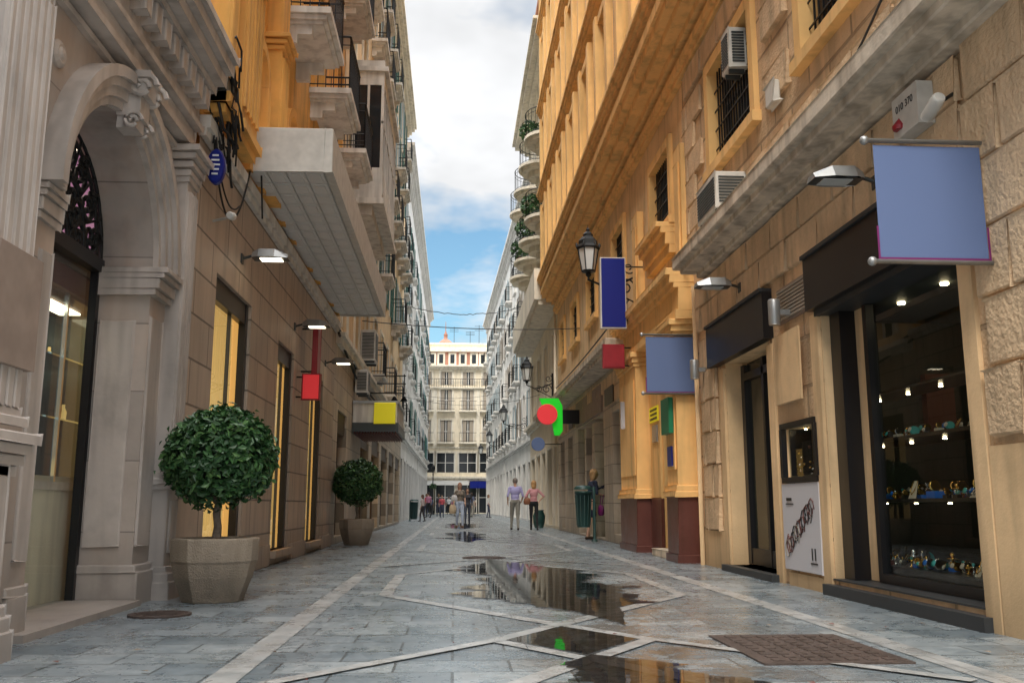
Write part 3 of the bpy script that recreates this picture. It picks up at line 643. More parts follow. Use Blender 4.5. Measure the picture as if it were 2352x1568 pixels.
def mirador(a,b,z0,z1,pr):
    m='white_trim'; B.box('mirador',a,b,z0,z0+.8,0,pr,m); B.box('mirador',a-.06,b+.06,z0-.15,z0,0,pr+.06,m); B.box('mirador',a+.1,b-.1,z0-.4,z0-.15,0,pr*.7,m)
    B.box('mirador',a-.08,b+.08,z1,z1+.12,0,pr+.1,m); B.box('mirador',a,b,z1-.35,z1,0,pr,m); B.box('mirador',a-.03,b+.03,z1+.12,z1+.3,0,pr,m)
    n=int((b-a)/.55)
    for i in range(n+1): y=a+(b-a-.07)*i/n; B.box('mirador',y,y+.07,z0+.8,z1-.35,pr-.07,pr,m)
    B.box('mirador',a,a+.07,z0+.8,z1-.35,.0,.07,m); B.box('mirador',a,a+.06,z0+.8,z1-.35,pr*.5-.03,pr*.5+.03,m)
    zm=(z0+z1)/2+.3; B.box('mirador',a,b,zm,zm+.06,pr-.06,pr-.005,m)
    B.box('mirador_glass',a+.03,b-.03,z0+.8,z1-.35,.01,pr-.04,'dark_glass')
    for i in range(n): y=a+(b-a)*(i+.15)/n; B.box('mirador',y+.02,y+(b-a)/n*.7,z0+.15,z0+.65,pr,pr+.02,m)
mirador(22.2,26.8,8.35,11.7,.78)
B.cornice(20.5,46.2,19.8,((0,.12,.12),(.12,.3,.25),(.3,.45,.4),(.45,.6,.5)),'cream_trim')
B.box('core',20.5,46.2,4.7,20.45,-.4,-7,W); B.box('core',20.5,46.2,0,4.7,-1.8,-7,'stone_pale')
B.done()
# ================================================================== white distant buildings
def distant(name,X,sg,Y0,Y1,H,m,tm,sh,xf=None,ppr=.65,per=3.1,seed=1,prob=.6):
    B=Bld(name,X,sg,(X,(Y0+Y1)/2,0),xf); ops=[]; n=int((Y1-Y0)/per); st=(Y1-Y0)/n; rn=random.Random(seed)
    for i in range(n):
        a=Y0+st*(i+.5)-.55; ops.append((a-.3,a+1.4,.1,3.2))
        for zz in (5.0,8.4,11.7,14.8): ops.append((a,a+1.1,zz,zz+2.2))
    B.wall(Y0,Y1,0,H,ops,m,.25)
    for (a,b,c,e) in ops:
        B.window(a,b,c,e,'glass' if c<1 else rn.choice(['open','open','shutter']),sh=rn.choice(sh),fm='wood_dark' if c<1 else 'white_paint')
        B.trim(a,b,c,e,.13,.05,tm,False)
        if c>1 and rn.random()<prob: B.balcony(a-.2,b+.2,c,ppr,tm,brackets=False,step=.2)
        elif c>1: B.box('trim',a-.2,b+.2,c-.12,c,0,.14,tm)
    for y in (Y0+.3,(Y0+Y1)/2,Y1-.3): B.box('trim',y-.2,y+.2,0,H-.5,0,.06,tm)
    B.cornice(Y0,Y1,4.2,((0,.1,.08),(.1,.22,.16)),tm); B.cornice(Y0,Y1,H-.9,((0,.1,.08),(.1,.22,.16)),tm)
    B.cornice(Y0,Y1,H-.45,((0,.15,.2),(.15,.3,.35),(.3,.45,.5)),tm)
    B.box('core',Y0,Y1,0,H+.02,-.35,-6,m)
    B.done(); return B
distant('white_balcony_building',-2.75,-1,46.3,93,19.6,'white_render','white_render',['shutter_green','shutter_blue','shutter_green'],ppr=.30,prob=.55)
ang=math.atan2(4.25-3.2,47.); R=Matrix.Translation((4.25,46,0))@Matrix.Rotation(ang,4,'Z')@Matrix.Translation((-4.25,-46,0))
distant('white_balcony_building',4.25,1,46.3,93,18.9,'white_render','white_render',['shutter_blue','shutter_blue','shutter_tan'],xf=R,ppr=.45,seed=4,prob=.6)
# ================================================================== end building
def endb():
    e=empty('cream_apartment_building',(0,97,0)); w=MB(); Y=97.
    rows=[(4.2,6.3),(7.3,9.6),(10.6,12.8),(13.3,14.7)]; xc=[-8.1,-5.6,-3.1,-.95,1.35,3.5,6.,8.5]
    ops=[(x-.62,x+.62,a,b) for x in xc for a,b in rows if a>5]+[(x-.95,x+.95,4.2,6.2) for x in xc]+[(x-1.0,x+1.0,.1,3.2) for x in xc]
    X0,X1=-12.,12.
    ys=sorted({X0,X1,*[v for o in ops for v in o[:2]]}); zs=sorted({0.,15.3,*[v for o in ops for v in o[2:]]})
    for a,b in zip(ys,ys[1:]):
        for c,d in zip(zs,zs[1:]):
            if any(o[0]<(a+b)/2<o[1] and o[2]<(c+d)/2<o[3] for o in ops): continue
            w.quad([(a,Y,c),(b,Y,c),(b,Y,d),(a,Y,d)],'cream')
    w.box(X0,X1,Y+.3,Y+10,0,15.3,'cream'); w.obj('walls',e); t=MB(); g=MB()
    for (a,b,c,d) in ops:
        g.quad([(a,Y+.2,c),(b,Y+.2,c),(b,Y+.2,d),(a,Y+.2,d)],'dark_glass'); m=(a+b)/2; sm='white_paint'
        for u in ((a,a+.08),(b-.08,b),(m-.04,m+.04)): g.box(u[0],u[1],Y+.12,Y+.19,c,d,sm)
        g.box(a+.08,b-.08,Y+.13,Y+.18,(c+d)/2-.03,(c+d)/2+.03,sm)
        if c>7:
            for u in ((a+.08,a+.46),(b-.46,b-.08)): g.box(u[0],u[1],Y+.05,Y+.11,c+.05,d-.05,'shutter_tan')
        t.box(a-.18,a,Y-.07,Y+.02,c,d+.2,'cream_trim'); t.box(b,b+.18,Y-.07,Y+.02,c,d+.2,'cream_trim'); t.box(a,b,Y-.07,Y+.02,d,d+.2,'cream_trim')
        if 7<c<13:
            t.box(a-.3,b+.3,Y-.6,Y,c-.15,c,'cream_trim')
            for z_ in (c+.95,c+.1): g.box(a-.28,b+.28,Y-.58,Y-.55,z_,z_+.04,'iron')
            x=a-.27
            while x<b+.28: g.box(x,x+.02,Y-.575,Y-.555,c,c+.95,'iron'); x+=.2
    for z0,z1,p in ((3.4,3.6,.2),(3.6,3.8,.35),(6.7,6.85,.15),(12.95,13.05,.3),(14.9,15.05,.25),(15.05,15.2,.45),(15.2,15.35,.6)): t.box(X0,X1,Y-p,Y+.01,z0,z1,'cream_trim')
    for x in (-7,-2.1,2.4,7.2): t.box(x-.2,x+.2,Y-.09,Y+.01,6.9,12.9,'cream_trim')
    x=X0
    while x<X1: g.box(x,x+.03,Y-.29,Y-.26,13.05,13.9,'iron'); x+=.25
    g.box(X0,X1,Y-.30,Y-.25,13.9,13.95,'iron')
    t.box(X0,X1,Y+1.,Y+9,15.36,17.0,'red_brick'); t.box(X0,X1,Y+.7,Y+9.2,17.0,17.25,'cream_trim')
    for x in xc:
        for dx in (-.6,.6): t.box(x+dx-.42,x+dx+.42,Y+.93,Y+1.01,15.5,16.9,'cream_trim'); g.box(x+dx-.22,x+dx+.22,Y+.88,Y+.93,15.75,16.7,'dark_glass')
    t.box(X0+3,X1-3,Y+4,Y+9,17.26,18.3,'cream'); t.box(X0+2.8,X1-2.8,Y+3.8,Y+9.2,18.3,18.45,'cream_trim')
    t.obj('trim',e); g.obj('windows',e); s=MB()
    s.box(-3.2,1.5,Y-.3,Y-.1,2.9,3.35,'white_paint'); s.box(1.6,3.6,Y-.5,Y-.36,2.6,3.3,'sign_blue'); s.obj('shop_fascia',e)
endb()
mb=MB(); c=(-1.25,112,-1.2); k=.75
mb.lathe(c,[(1.9*k,0),(1.9*k,19.8),(2.1*k,19.9),(2.1*k,20.1),(1.85*k,20.2),(1.7*k,20.9),(1.3*k,21.5),(.7*k,21.9),(.3*k,22.1),(.3*k,22.5),(.36*k,22.55),(.2*k,22.8),(.05,23.1),(.03,24.2),(.001,24.3)],20,'red_brick'); mb.obj('church_dome')
for (x,h) in ((-.2,2.2),(1.6,1.7),(2.6,2.4)):
    mb=MB(); mb.tube([(x,102.5,18.4),(x,102.5,18.4+h)],.03,'iron')
    for k in (.75,.85,.95): mb.tube([(x-.5,102.5,18.4+h*k),(x+.5,102.5,18.4+h*k)],.02,'iron')
    mb.obj('tv_antenna')
# ================================================================== RIGHT: beige / ochre building
B=Bld('beige_ochre_building',3.69,1,(3.69,17,0)); S='beige_stucco'; Q='beige_smooth'; O='ochre_right'
low=[(6.4,9.0,.14,2.80),(10.6,12.35,.08,2.76),(9.25,10.15,1.15,1.68)]
B.wall(1.,13.9,0,4.35,low,S,.30,Q)
B.wall(13.9,19.3,0,4.5,[(15.0,16.3,.12,3.4)],O,.5)
B.wall(19.3,33,0,4.5,[(19.6,21.6,.2,3.0),(22.9,27.7,.05,3.1),(29.,30.2,.9,3.0),(31.1,32.2,.1,3.)],'stone_pale',.4)
up=[(3.6,5.4,5.6,7.05),(7.1,8.95,5.55,7.05),(10.65,12.5,5.6,7.05),(15.1,16.6,5.7,7.0),(19.5,20.9,5.8,7.0),(23.6,25.1,5.8,7.0),(27.2,28.7,5.8,7.0),(30.6,31.8,5.8,7.)]
B.wall(1.,14.2,4.35,8.05,up,S,.28,O); B.wall(14.2,33.,4.5,8.05,up,Q,.28,O)
for (a,b,c,e) in up: B.window(a,b,c,e,'bars',fm='wood_dark'); B.trim(a,b,c,e,.17,.07,O)
B.box('trim',9.02,9.22,.0,2.78,.0,.035,Q); B.box('trim',6.2,6.38,.0,2.78,.0,.035,Q); B.box('trim',12.37,12.6,0,2.7,0,.035,Q); B.box('trim',10.38,10.58,0,2.7,0,.035,Q)
B.box('trim',5.0,6.18,0,1.25,0,.03,Q); B.box('trim',1.0,4.98,0,1.25,0,.03,Q); B.box('trim',9.24,10.2,0,.14,0,.03,Q); B.box('trim',12.62,13.85,0,.5,0,.03,Q)
random.seed(3)
def blocks(y0,y1,z0,z1,w,h,skip=()):
    r=0; z_=z0
    while z_+h<=z1+.01:
        y=y0-(w/2 if r%2 else 0)
        while y<y1:
            a=max(y,y0)+.015; b=min(y+w,y1)-.015
            if b-a>.15 and not any(k[0]<b and k[1]>a and k[2]<z_+h and k[3]>z_ for k in skip): B.box('rustication',a,b,z_+.015,z_+h-.015,.0,.045+.02*random.random(),'rough_block')
            y+=w
        z_+=h; r+=1
sk=[(6.1,9.3,-1,3.4),(10.3,12.95,-1,3.4),(9.1,10.35,0,3.3)]
blocks(4.2,6.15,1.3,4.2,.75,.48); blocks(6.15,13.8,3.4,4.12,.9,.36,sk); blocks(9.24,10.36,1.7,2.9,.56,.4,sk); blocks(12.7,13.5,.5,3.3,.6,.46); blocks(1.,4.2,1.3,4.2,.75,.48)
blocks(5.7,14.,7.3,7.7,.9,.4); wskip=[(a-.3,b+.3,c-.3,e+.3) for a,b,c,e in up]
blocks(3.,14.1,4.6,7.2,.8,.43,wskip); blocks(19.4,33.,3.2,3.9,.9,.35,[(22.8,27.9,0,3.3)])
B.box('ledge',1.,13.3,4.30,4.46,-.02,.47,'ledge'); B.box('ledge',1.,13.2,4.22,4.30,-.02,.38,'ledge'); B.box('ledge',1.,13.1,4.14,4.22,-.02,.16,'ledge')
B.box('ledge',18.6,36.5,4.12,4.24,-.02,.62,'ledge'); B.box('ledge',18.7,36.4,4.04,4.12,-.02,.5,'ledge')
for z0,z1,p in ((7.72,7.80,.10),(7.80,7.92,.16),(8.05,8.16,.22),(8.16,8.30,.42),(8.30,8.44,.56),(8.44,8.62,.62)): B.box('overhang',1.,33.,z0,z1,-.02,p,O)
B.X=3.19; uo=[]; y=2.0
while y<31.5:
    for zz in (9.3,12.6,15.9,19.2): uo.append((y,y+1.15,zz,zz+2.1))
    y+=2.65
B.wall(1.,33.,8.62,23,uo,O,.45)
for (a,b,c,e) in uo:
    B.window(a,b,c,e,'shutter' if random.random()<.4 else 'glass',dep=.35,sh='wood_dark',fm='wood_dark')
    B.box('pilasters_upper',a-.30,a-.02,c-.25,e+.25,0,.16,O); B.box('pilasters_upper',b+.02,b+.30,c-.25,e+.25,0,.16,O)
    B.box('pilasters_upper',a-.02,b+.02,c-.25,c-.05,0,.12,O); B.box('brick_panels',b+.34,b+1.12,c-.15,e+.15,.0,.02,'grey_brick'); B.box('pilasters_upper',a-.02,b+.02,e+.05,e+.25,0,.1,O)
for zz in (8.75,11.95,15.25,18.55,21.8): B.cornice(1.,33.,zz,((0,.1,.14),(.1,.2,.20),(.2,.28,.25)),O)
B.box('core',1.,32.99,8.64,23.02,-.55,-7,O); B.X=3.69
B.box('core',1.,32.99,4.4,8.6,-.45,-7,Q); B.box('core',1.,32.99,0,4.4,-2.4,-7,Q)
po='portal'
def porpil(y0,y1,pr):
    B.box(po,y0-.03,y1+.03,0,.12,0,pr+.05,'brown_base'); B.box(po,y0,y1,.12,.98,0,pr+.02,'brown_base')
    B.box(po,y0-.05,y1+.05,.98,1.06,0,pr+.07,O); B.box(po,y0-.03,y1+.03,1.06,1.15,0,pr+.04,O); B.box(po,y0,y1,1.15,3.45,0,pr,O)
    B.box(po,y0+.1,y1-.1,1.4,3.2,pr,pr+.02,O)
    for z0,z1,e in ((3.45,3.52,.03),(3.52,3.62,.06),(3.62,3.7,.1)): B.box(po,y0-e,y1+e,z0,z1,0,pr+e,O)
porpil(14.0,14.75,.30); porpil(17.2,18.9,.30)
B.box(po,16.32,17.15,0,.98,0,.06,'brown_base'); B.box(po,16.32,17.15,.98,3.7,0,.05,O)
for z0,z1,p in ((3.70,3.84,.30),(3.84,4.2,.25),(4.2,4.28,.32),(4.28,4.40,.38),(4.40,4.50,.44)): B.box(po,13.86,19.2,z0,z1,-.01,p,O)
for a,b in ((13.95,14.4),(17.5,18.0)): B.box(po,a,b,4.5,6.6,0,.13,O); B.box(po,a+.08,b-.08,4.75,6.3,.13,.16,O)
for z0,z1,p in ((5.05,5.2,.12),(5.2,5.4,.18),(5.4,5.5,.26),(5.5,5.58,.34)): B.box(po,14.9,16.8,z0,z1,0,p,O)
B.box(po,15.0,16.3,0,.12,-.5,.25,'ledge'); B.box('portal_door',15.0,16.3,.12,3.4,-.5,-.45,'black_metal')
for i in range(9): B.box('portal_door',15.05+.15*i,15.07+.15*i,.2,3.3,-.45,-.42,'iron_soft')
B.box('shop_fascia',6.35,9.1,2.80,3.34,.0,.12,'black_metal'); B.box('shop_fascia',6.35,9.1,3.34,3.38,.0,.15,'iron_soft'); B.box('shop_fascia',6.38,9.05,2.74,2.80,-.28,.05,'iron_soft')
B.box('window_frame',6.42,6.50,.16,2.74,-.28,-.2,'black_metal'); B.box('window_frame',8.42,8.50,.16,2.74,-.28,-.2,'black_metal'); B.box('window_frame',6.5,8.42,.16,.24,-.28,-.2,'black_metal')
B.box('window_frame',8.5,8.75,.16,2.74,-.30,-.24,Q); B.box('window_frame',8.75,8.98,.16,2.74,-.28,-.08,'black_metal')
B.box('window_frame',6.3,9.1,0,.10,-.1,.10,'iron_soft'); B.box('window_frame',6.3,9.1,.14,.155,-.3,.02,'iron_soft')
B['shop_glass'].quad([B.P(-.25,6.5,.24),B.P(-.25,8.42,.24),B.P(-.25,8.42,2.74),B.P(-.25,6.5,2.74)],'shop_glass')
I='shop_interior'
B.box(I,5.9,9.6,0,3.0,-2.2,-2.15,'jewel_interior'); B.box(I,5.9,5.95,0,3.,-2.15,-.32,'jewel_interior'); B.box(I,9.5,9.55,0,3.,-2.15,-.32,'jewel_interior'); B.box(I,5.95,9.5,2.78,2.83,-2.15,-.31,'jewel_interior'); B.box(I,5.95,9.5,.15,.2,-2.15,-.31,'shelf_dark')
B.box(I,6.0,9.4,.2,.30,-1.0,-.34,'shelf_dark')
for z_ in (.88,1.44): B.box(I,6.3,9.3,z_,z_+.03,-.95,-.36,'shelf_dark')
B.box(I,6.3,9.3,1.90,1.92,-.80,-.40,'shelf_dark')
B.box(I,7.6,8.9,2.0,2.6,-2.0,-1.95,'wall_glow'); B.box(I,9.3,9.4,1.6,2.2,-1.5,-1.2,'wood_red')
J='jewellery'
RX=Matrix.Rotation(1.4,3,'X')
def disp(z_,n,y0=6.45,y1=9.2,big=1.):
    for i in range(n):
        y=y0+(y1-y0)*(i+random.random()*.8)/n; d_=-.42-.42*random.random(); p=B.P(d_,y,z_); k=random.random(); sc=big*(.5+.5*random.random())
        if k<.14:   # low necklace easel: slanted pad with a chain
            h=.11*sc; w=.05*sc; m=random.choice(['jewel_white','shelf_dark','wood_red'])
            B[J].quad([(p[0]-.02,y-w,z_),(p[0]-.02,y+w,z_),(p[0]+.03,y+w*.55,z_+h),(p[0]+.03,y-w*.55,z_+h)],m)
            B[J].tube([(p[0]+.028,y-w*.5,z_+h),(p[0]-.012,y-w*.5,z_+h*.45),(p[0]-.022,y,z_+h*.22),(p[0]-.012,y+w*.5,z_+h*.45),(p[0]+.028,y+w*.5,z_+h)],.0045,random.choice(['gold','silver']),5)
        elif k<.42:
            B[J].box(p[0]-.03*sc,p[0]+.03*sc,y-.05*sc,y+.05*sc,z_,z_+.04*sc,random.choice(['shelf_dark','jewel_blue','wood_red','jewel_white']))
            B[J].lathe((p[0],y,z_+.07*sc),[(.030*sc,-.008),(.036*sc,0),(.030*sc,.008)],12,random.choice(['gold','silver']),axis=RX)
        elif k<.80:  # watch on a cuff with a dial
            B[J].lathe((p[0],y,z_+.05*sc),[(.045*sc,-.016),(.05*sc,0),(.045*sc,.016)],14,random.choice(['silver','silver','gold','shelf_dark','jewel_teal']),axis=RX)
            B[J].lathe((p[0]-.045*sc,y,z_+.06*sc),[(.026*sc,0),(.026*sc,.01),(.001,.011)],12,random.choice(['jewel_white','jewel_blue','jewel_teal']),axis=Matrix.Rotation(-1.1,3,'Y'))
        else:
            B[J].lathe(p,[(.03*sc,0),(.008*sc,.015),(.008*sc,.06*sc),(.035*sc,.065*sc),(.035*sc,.07*sc),(.001,.075*sc)],10,random.choice(['gold','silver']))
            B[J].ball((p[0],y,z_+.09*sc),.016*sc,random.choice(['silver','gold','jewel_teal']),8,6)
disp(.30,95); disp(.91,95); disp(1.47,80); disp(.30,26,big=1.5); disp(.91,26,big=1.6); disp(1.47,14,big=1.4)
for y in (6.9,7.7,8.5):
    for d_ in (-.6,-1.4): B['downlights'].lathe(B.P(d_,y,2.76),[(.035,0),(.035,.02)],12,'spot_glow')
for z_ in (1.435,.875,1.895):
    for y in (6.7,7.3,7.9,8.5,9.1): B['downlights'].lathe(B.P(-.60,y,z_-.012),[(.018,0),(.018,.01)],8,'spot_glow')
B.box('shop_fascia',10.4,12.85,2.76,3.32,.0,.12,'black_metal'); B.box('shop_fascia',10.4,12.85,3.32,3.36,.0,.15,'iron_soft')
for a,b in ((10.62,10.72),(11.42,11.5),(12.2,12.33)): B.box('door_frame',a,b,.1,2.72,-.28,-.2,'black_metal')
B.box('door_frame',10.72,12.2,2.5,2.6,-.28,-.2,'black_metal'); B.box('door_frame',10.72,12.2,.1,.3,-.28,-.21,'black_metal')
B['shop_glass'].quad([B.P(-.25,10.7,.1),B.P(-.25,12.3,.1),B.P(-.25,12.3,2.72),B.P(-.25,10.7,2.72)],'shop_glass')
B.box('door_frame',10.5,12.5,0,.08,-.3,.12,'iron_soft')
B.box(I,10.3,13.4,0,3.,-2.2,-2.15,'jewel_interior'); B.box(I,13.3,13.35,0,3.,-2.15,-.32,'jewel_interior'); B.box(I,10.3,10.35,0,3.,-2.15,-.32,'jewel_interior'); B.box(I,10.35,13.3,2.8,2.85,-2.15,-.31,'jewel_interior')
B.box('downlights',11.,11.3,2.77,2.79,-1.2,-1.1,'spot_glow'); B.box(I,11.6,13.1,.1,1.0,-1.9,-.9,'shelf_dark'); B.box('downlights',11.7,13.0,.80,.815,-.89,-.875,'spot_glow')
B.box('door_frame',9.2,10.2,1.68,1.74,.0,.06,'black_metal'); B.box('door_frame',9.2,10.2,1.09,1.15,.0,.06,'black_metal'); B.box('door_frame',9.18,9.25,1.15,1.68,0.,.06,'black_metal'); B.box('door_frame',10.15,10.22,1.15,1.68,0,.06,'black_metal')
B.box(I,9.25,10.15,1.15,1.68,-.3,-.29,'shelf_dark'); B.box(I,10.13,10.149,1.15,1.68,-.28,-.03,'shelf_dark'); B.box(I,9.26,10.12,1.151,1.17,-.28,-.03,'shelf_dark')
for i in range(40): B[J].ball(B.P(-.06-.18*random.random(),9.35+.7*random.random(),1.19+.3*random.random()),.016,random.choice(['gold','silver','wood_red','gold']),8,6)
B['shop_glass'].quad([B.P(-.02,9.25,1.15),B.P(-.02,10.15,1.15),B.P(-.02,10.15,1.68),B.P(-.02,9.25,1.68)],'shop_glass')
for y in (9.5,9.9): B['downlights'].lathe(B.P(-.13,y,1.66),[(.015,0),(.015,.01)],8,'spot_glow')
B.box('vent_grille',9.2,10.15,2.86,3.26,0,.03,'sign_taupe')
for i in range(9): B.box('vent_grille',9.24,10.11,2.89+i*.04,2.91+i*.04,.03,.05,'shutter_tan')
B['shop_glass'].quad([B.P(-.3,19.6,.2),B.P(-.3,21.6,.2),B.P(-.3,21.6,3.0),B.P(-.3,19.6,3.0)],'shop_glass')
for y in (19.6,21.52): B.box('door_frame',y,y+.08,.2,3.,-.29,-.2,'grey_metal')
B.box(I,19.3,21.9,0,3.2,-1.6,-1.55,'poster_white'); B.box(I,19.7,21.5,.2,.5,-.45,-.4,'door_green'); B.box(I,21.7,21.75,0,3.2,-1.5,-.4,'poster_white')
for a in (19.8,20.5,21.1): B.box(I,a,a+.35,.6,1.7+.3*random.random(),-.9,-.7,random.choice(['jewel_white','jewel_teal','shutter_tan']))
B.box(I,22.9,27.7,.05,3.1,-1.7,-1.6,'wall_glow'); B.box('door_frame',24.4,24.9,.05,3.0,-.5,-.0,'stone_pale'); B.box('door_frame',26.0,26.3,.05,3.0,-.5,-.0,'stone_pale')
B.box(I,23.0,24.3,.05,2.6,-.45,-.40,'door_green'); B.box(I,25.,25.9,.05,2.8,-.45,-.40,'wood_dark'); B.box(I,26.4,27.6,.05,2.8,-.45,-.40,'dark_glass')
B.window(29.,30.2,.9,3.,'glass',.3,'wood_dark'); B.window(31.1,32.2,.1,3.,'glass',.3,'wood_dark')
B.box('shop_fascia',22.9,27.7,3.15,3.85,.0,.06,'sign_taupe'); B.box('vent_grille',21.0,22.2,3.2,3.6,.05,.08,'wood_dark'); B.box('vent_grille',28.3,29.3,3.2,3.6,.07,.09,'wood_dark')
B.done({'ledge':.015,'rustication':.014,'portal':.01,'overhang':.01})
# ================================================================== RIGHT: curved balcony building
B=Bld('curved_balcony_building',3.75,1,(3.75,39.6,0)); W='cream'
ops=[(33.6,34.8,.1,3.),(35.4,37.2,.1,3.),(38,39.6,.1,3.),(40.3,42,.1,3.),(43,45,.1,3.)]
yy=[34.0,37.2,40.4,43.6]
for a in yy:
    for zz in (5.0,8.5,11.8,15.1): ops.append((a,a+1.2,zz,zz+2.3))
B.wall(33.,46.2,0,19.3,ops,W)
for (a,b,c,e) in ops: B.window(a,b,c,e,'glass' if c<1 else 'shutter',fm='wood_dark' if c<1 else 'white_paint',sh='shutter_tan'); B.trim(a,b,c,e,.13,.05,'cream_trim',False)
for zz in (11.8,15.1):
    for a in yy: B.balcony(a-.5,a+1.7,zz,1.15,'cream_trim',curved=True,step=.2)
B.box('balconies',33.05,45.5,8.28,8.5,0,.9,'cream_trim'); B.box('balconies',33.1,45.4,8.1,8.28,0,.75,'cream_trim'); B.box('balconies',33.05,45.5,8.5,9.45,.8,.9,'cream_trim'); B.box('balconies',33.05,33.15,8.5,9.45,0,.8,'cream_trim')
B.cornice(33,46.2,4.3,((0,.12,.15),(.12,.25,.3)),'cream_trim')
B.cornice(33,46.2,18.9,((0,.15,.25),(.15,.3,.5),(.3,.5,.75),(.5,.62,.9)),'cream_trim')
B.box('attic',33.2,46,19.5,21.4,-.1,-3,'cream'); B.box('attic',33.,46.2,21.4,21.6,.5,-3,'roof_tile')
B.box('core',33.,46.2,0,19.35,-.35,-6,W)
B.done()
# ------------------------------------------------------------------ foliage
def leafball(name,c,r,n,ls,parent=None,flat=1.,core=True,seed=1):
    rnd=random.Random(seed); mb=MB(); c=Vector(c)
    def rad(dv): return r*(1+.10*noise.noise(dv*2.2+Vector((seed,0,0)))+.07*noise.noise(dv*5+Vector((seed,3,0))))
    for i in range(n):
        dv=Vector((rnd.gauss(0,1),rnd.gauss(0,1),rnd.gauss(0,1))).normalized()
        if dv.z<-.75 and rnd.random()<.6: continue
        k=.78+.24*rnd.random()**.7
        if rnd.random()<.03: k+=.09
        p=c+Vector((dv.x,dv.y,dv.z*flat))*rad(dv)*k
        nrm=(dv+Vector((rnd.gauss(0,.5),rnd.gauss(0,.5),rnd.gauss(0,.5)+.25))).normalized()
        t=nrm.cross(Vector((rnd.gauss(0,1),rnd.gauss(0,1),rnd.gauss(0,1)-1.2))).normalized()
        t=(nrm.cross(t)*.6+t*.4+Vector((0,0,-.35))).normalized(); s_=nrm.cross(t).normalized()
        L=ls*(.7+.6*rnd.random()); w=L*.26; up=nrm*L*.10
        cc=noise.noise(dv*3+Vector((0,0,seed)))
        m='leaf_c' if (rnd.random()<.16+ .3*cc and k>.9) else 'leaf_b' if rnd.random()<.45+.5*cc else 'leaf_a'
        a=p-t*L*.5; b=p+t*L*.5-up*.8; m1=p+t*L*.05
        mb.quad([a,m1+s_*w+up,b],m,False); mb.quad([a,b,m1-s_*w+up],m,False)
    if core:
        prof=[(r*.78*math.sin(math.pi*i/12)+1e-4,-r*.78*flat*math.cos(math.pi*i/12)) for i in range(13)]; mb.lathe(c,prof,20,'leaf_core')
    return mb.obj(name,parent)
def topiary(x,y,cz,r,pw,seed):
    e=empty('potted_topiary_tree',(x,y,0)); mb=MB(); hgt=.56
    a=pw/2/math.cos(math.pi/8)
    mb.lathe((x,y,0),[(a*.66,0),(a*.70,.0),(a*.74,.05),(a*.90,.22),(a*.97,.34),(a*1.0,.36),(a*1.02,hgt-.01),(a*1.0,hgt),(a*.86,hgt),(a*.84,hgt-.06)],8,'concrete_planter',False,rot=math.pi/8)
    mb.obj('planter',e,bevel=.02); mb=MB(); mb.lathe((x,y,0),[(a*.85,hgt-.07),(a*.5,hgt-.04),(.001,hgt-.03)],12,'soil',False); mb.obj('soil',e)
    mb=MB(); pts=[(x,y,hgt-.06),(x+.012,y,hgt+.1),(x-.01,y+.01,hgt+.22),(x+.015,y,cz-r*.75),(x,y,cz-.1)]
    mb.tube(pts,[.05,.036,.034,.032,.03],'bark',8)
    for i in range(7):
        t=i*.9; mb.tube([(x,y,cz-r*.85),(x+.5*r*math.cos(t),y+.5*r*math.sin(t),cz-r*.3)],[.018,.01],'bark',5)
    mb.obj('trunk',e)
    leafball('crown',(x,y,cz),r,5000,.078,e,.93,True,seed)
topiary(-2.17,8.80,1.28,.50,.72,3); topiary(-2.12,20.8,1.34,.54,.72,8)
for i,(y,z_) in enumerate(((35.2,11.8),(35.6,15.1),(38.3,11.8),(41.5,11.8))):
    e=empty('balcony_plant',(2.9,y,z_)); mb=MB(); mb.lathe((2.95,y,z_+.02),[(.14,0),(.2,.3),(.18,.3)],10,'roof_tile'); mb.obj('pot',e); leafball('foliage',(2.92,y,z_+.72),.42,420,.16,e,1.1,False,i+20)
# ------------------------------------------------------------------ lamps, signs, street kit
def flood(x,y,z_,sg,lit=True):
    e=empty('wall_floodlight',(x,y,z_)); mb=MB(); w=-sg
    mb.tube([(x,y,z_),(x+w*.16,y,z_+.05)],.018,'dark_metal'); mb.box(min(x,x+w*.02),max(x,x+w*.02),y-.05,y+.05,z_-.06,z_+.06,'dark_metal')
    pr=[(x+w*.14,.10,.05),(x+w*.22,.14,.095),(x+w*.42,.15,.09),(x+w*.58,.10,.03)]
    top=[];bot=[]
    for X_,hw,h in pr: top.append([(X_,y-hw*.6,z_+.02+h),(X_,y+hw*.6,z_+.02+h)]); bot.append([(X_,y-hw,z_),(X_,y+hw,z_)])
    for i in range(3):
        mb.quad([top[i][0],top[i+1][0],top[i+1][1],top[i][1]],'grey_metal')
        for k in (0,1): mb.quad([top[i][k],top[i+1][k],bot[i+1][k],bot[i][k]],'grey_metal')
    mb.quad([top[0][0],top[0][1],bot[0][1],bot[0][0]],'grey_metal'); mb.quad([top[3][0],top[3][1],bot[3][1],bot[3][0]],'grey_metal')
    mb.quad([bot[0][0],bot[3][0],bot[3][1],bot[0][1]],'dark_metal'); mb.obj('housing',e)
    mb=MB(); mb.box(min(x+w*.24,x+w*.5),max(x+w*.24,x+w*.5),y-.08,y+.08,z_-.012,z_-.004,'lamp_glow' if lit else 'lantern_glass'); mb.obj('lens',e)
flood(-2.66,11.3,3.85,-1); flood(-2.66,15.2,3.75,-1); flood(-2.66,18.9,3.7,-1); flood(3.64,7.5,3.62,1,False); flood(3.64,11.4,3.60,1,False)
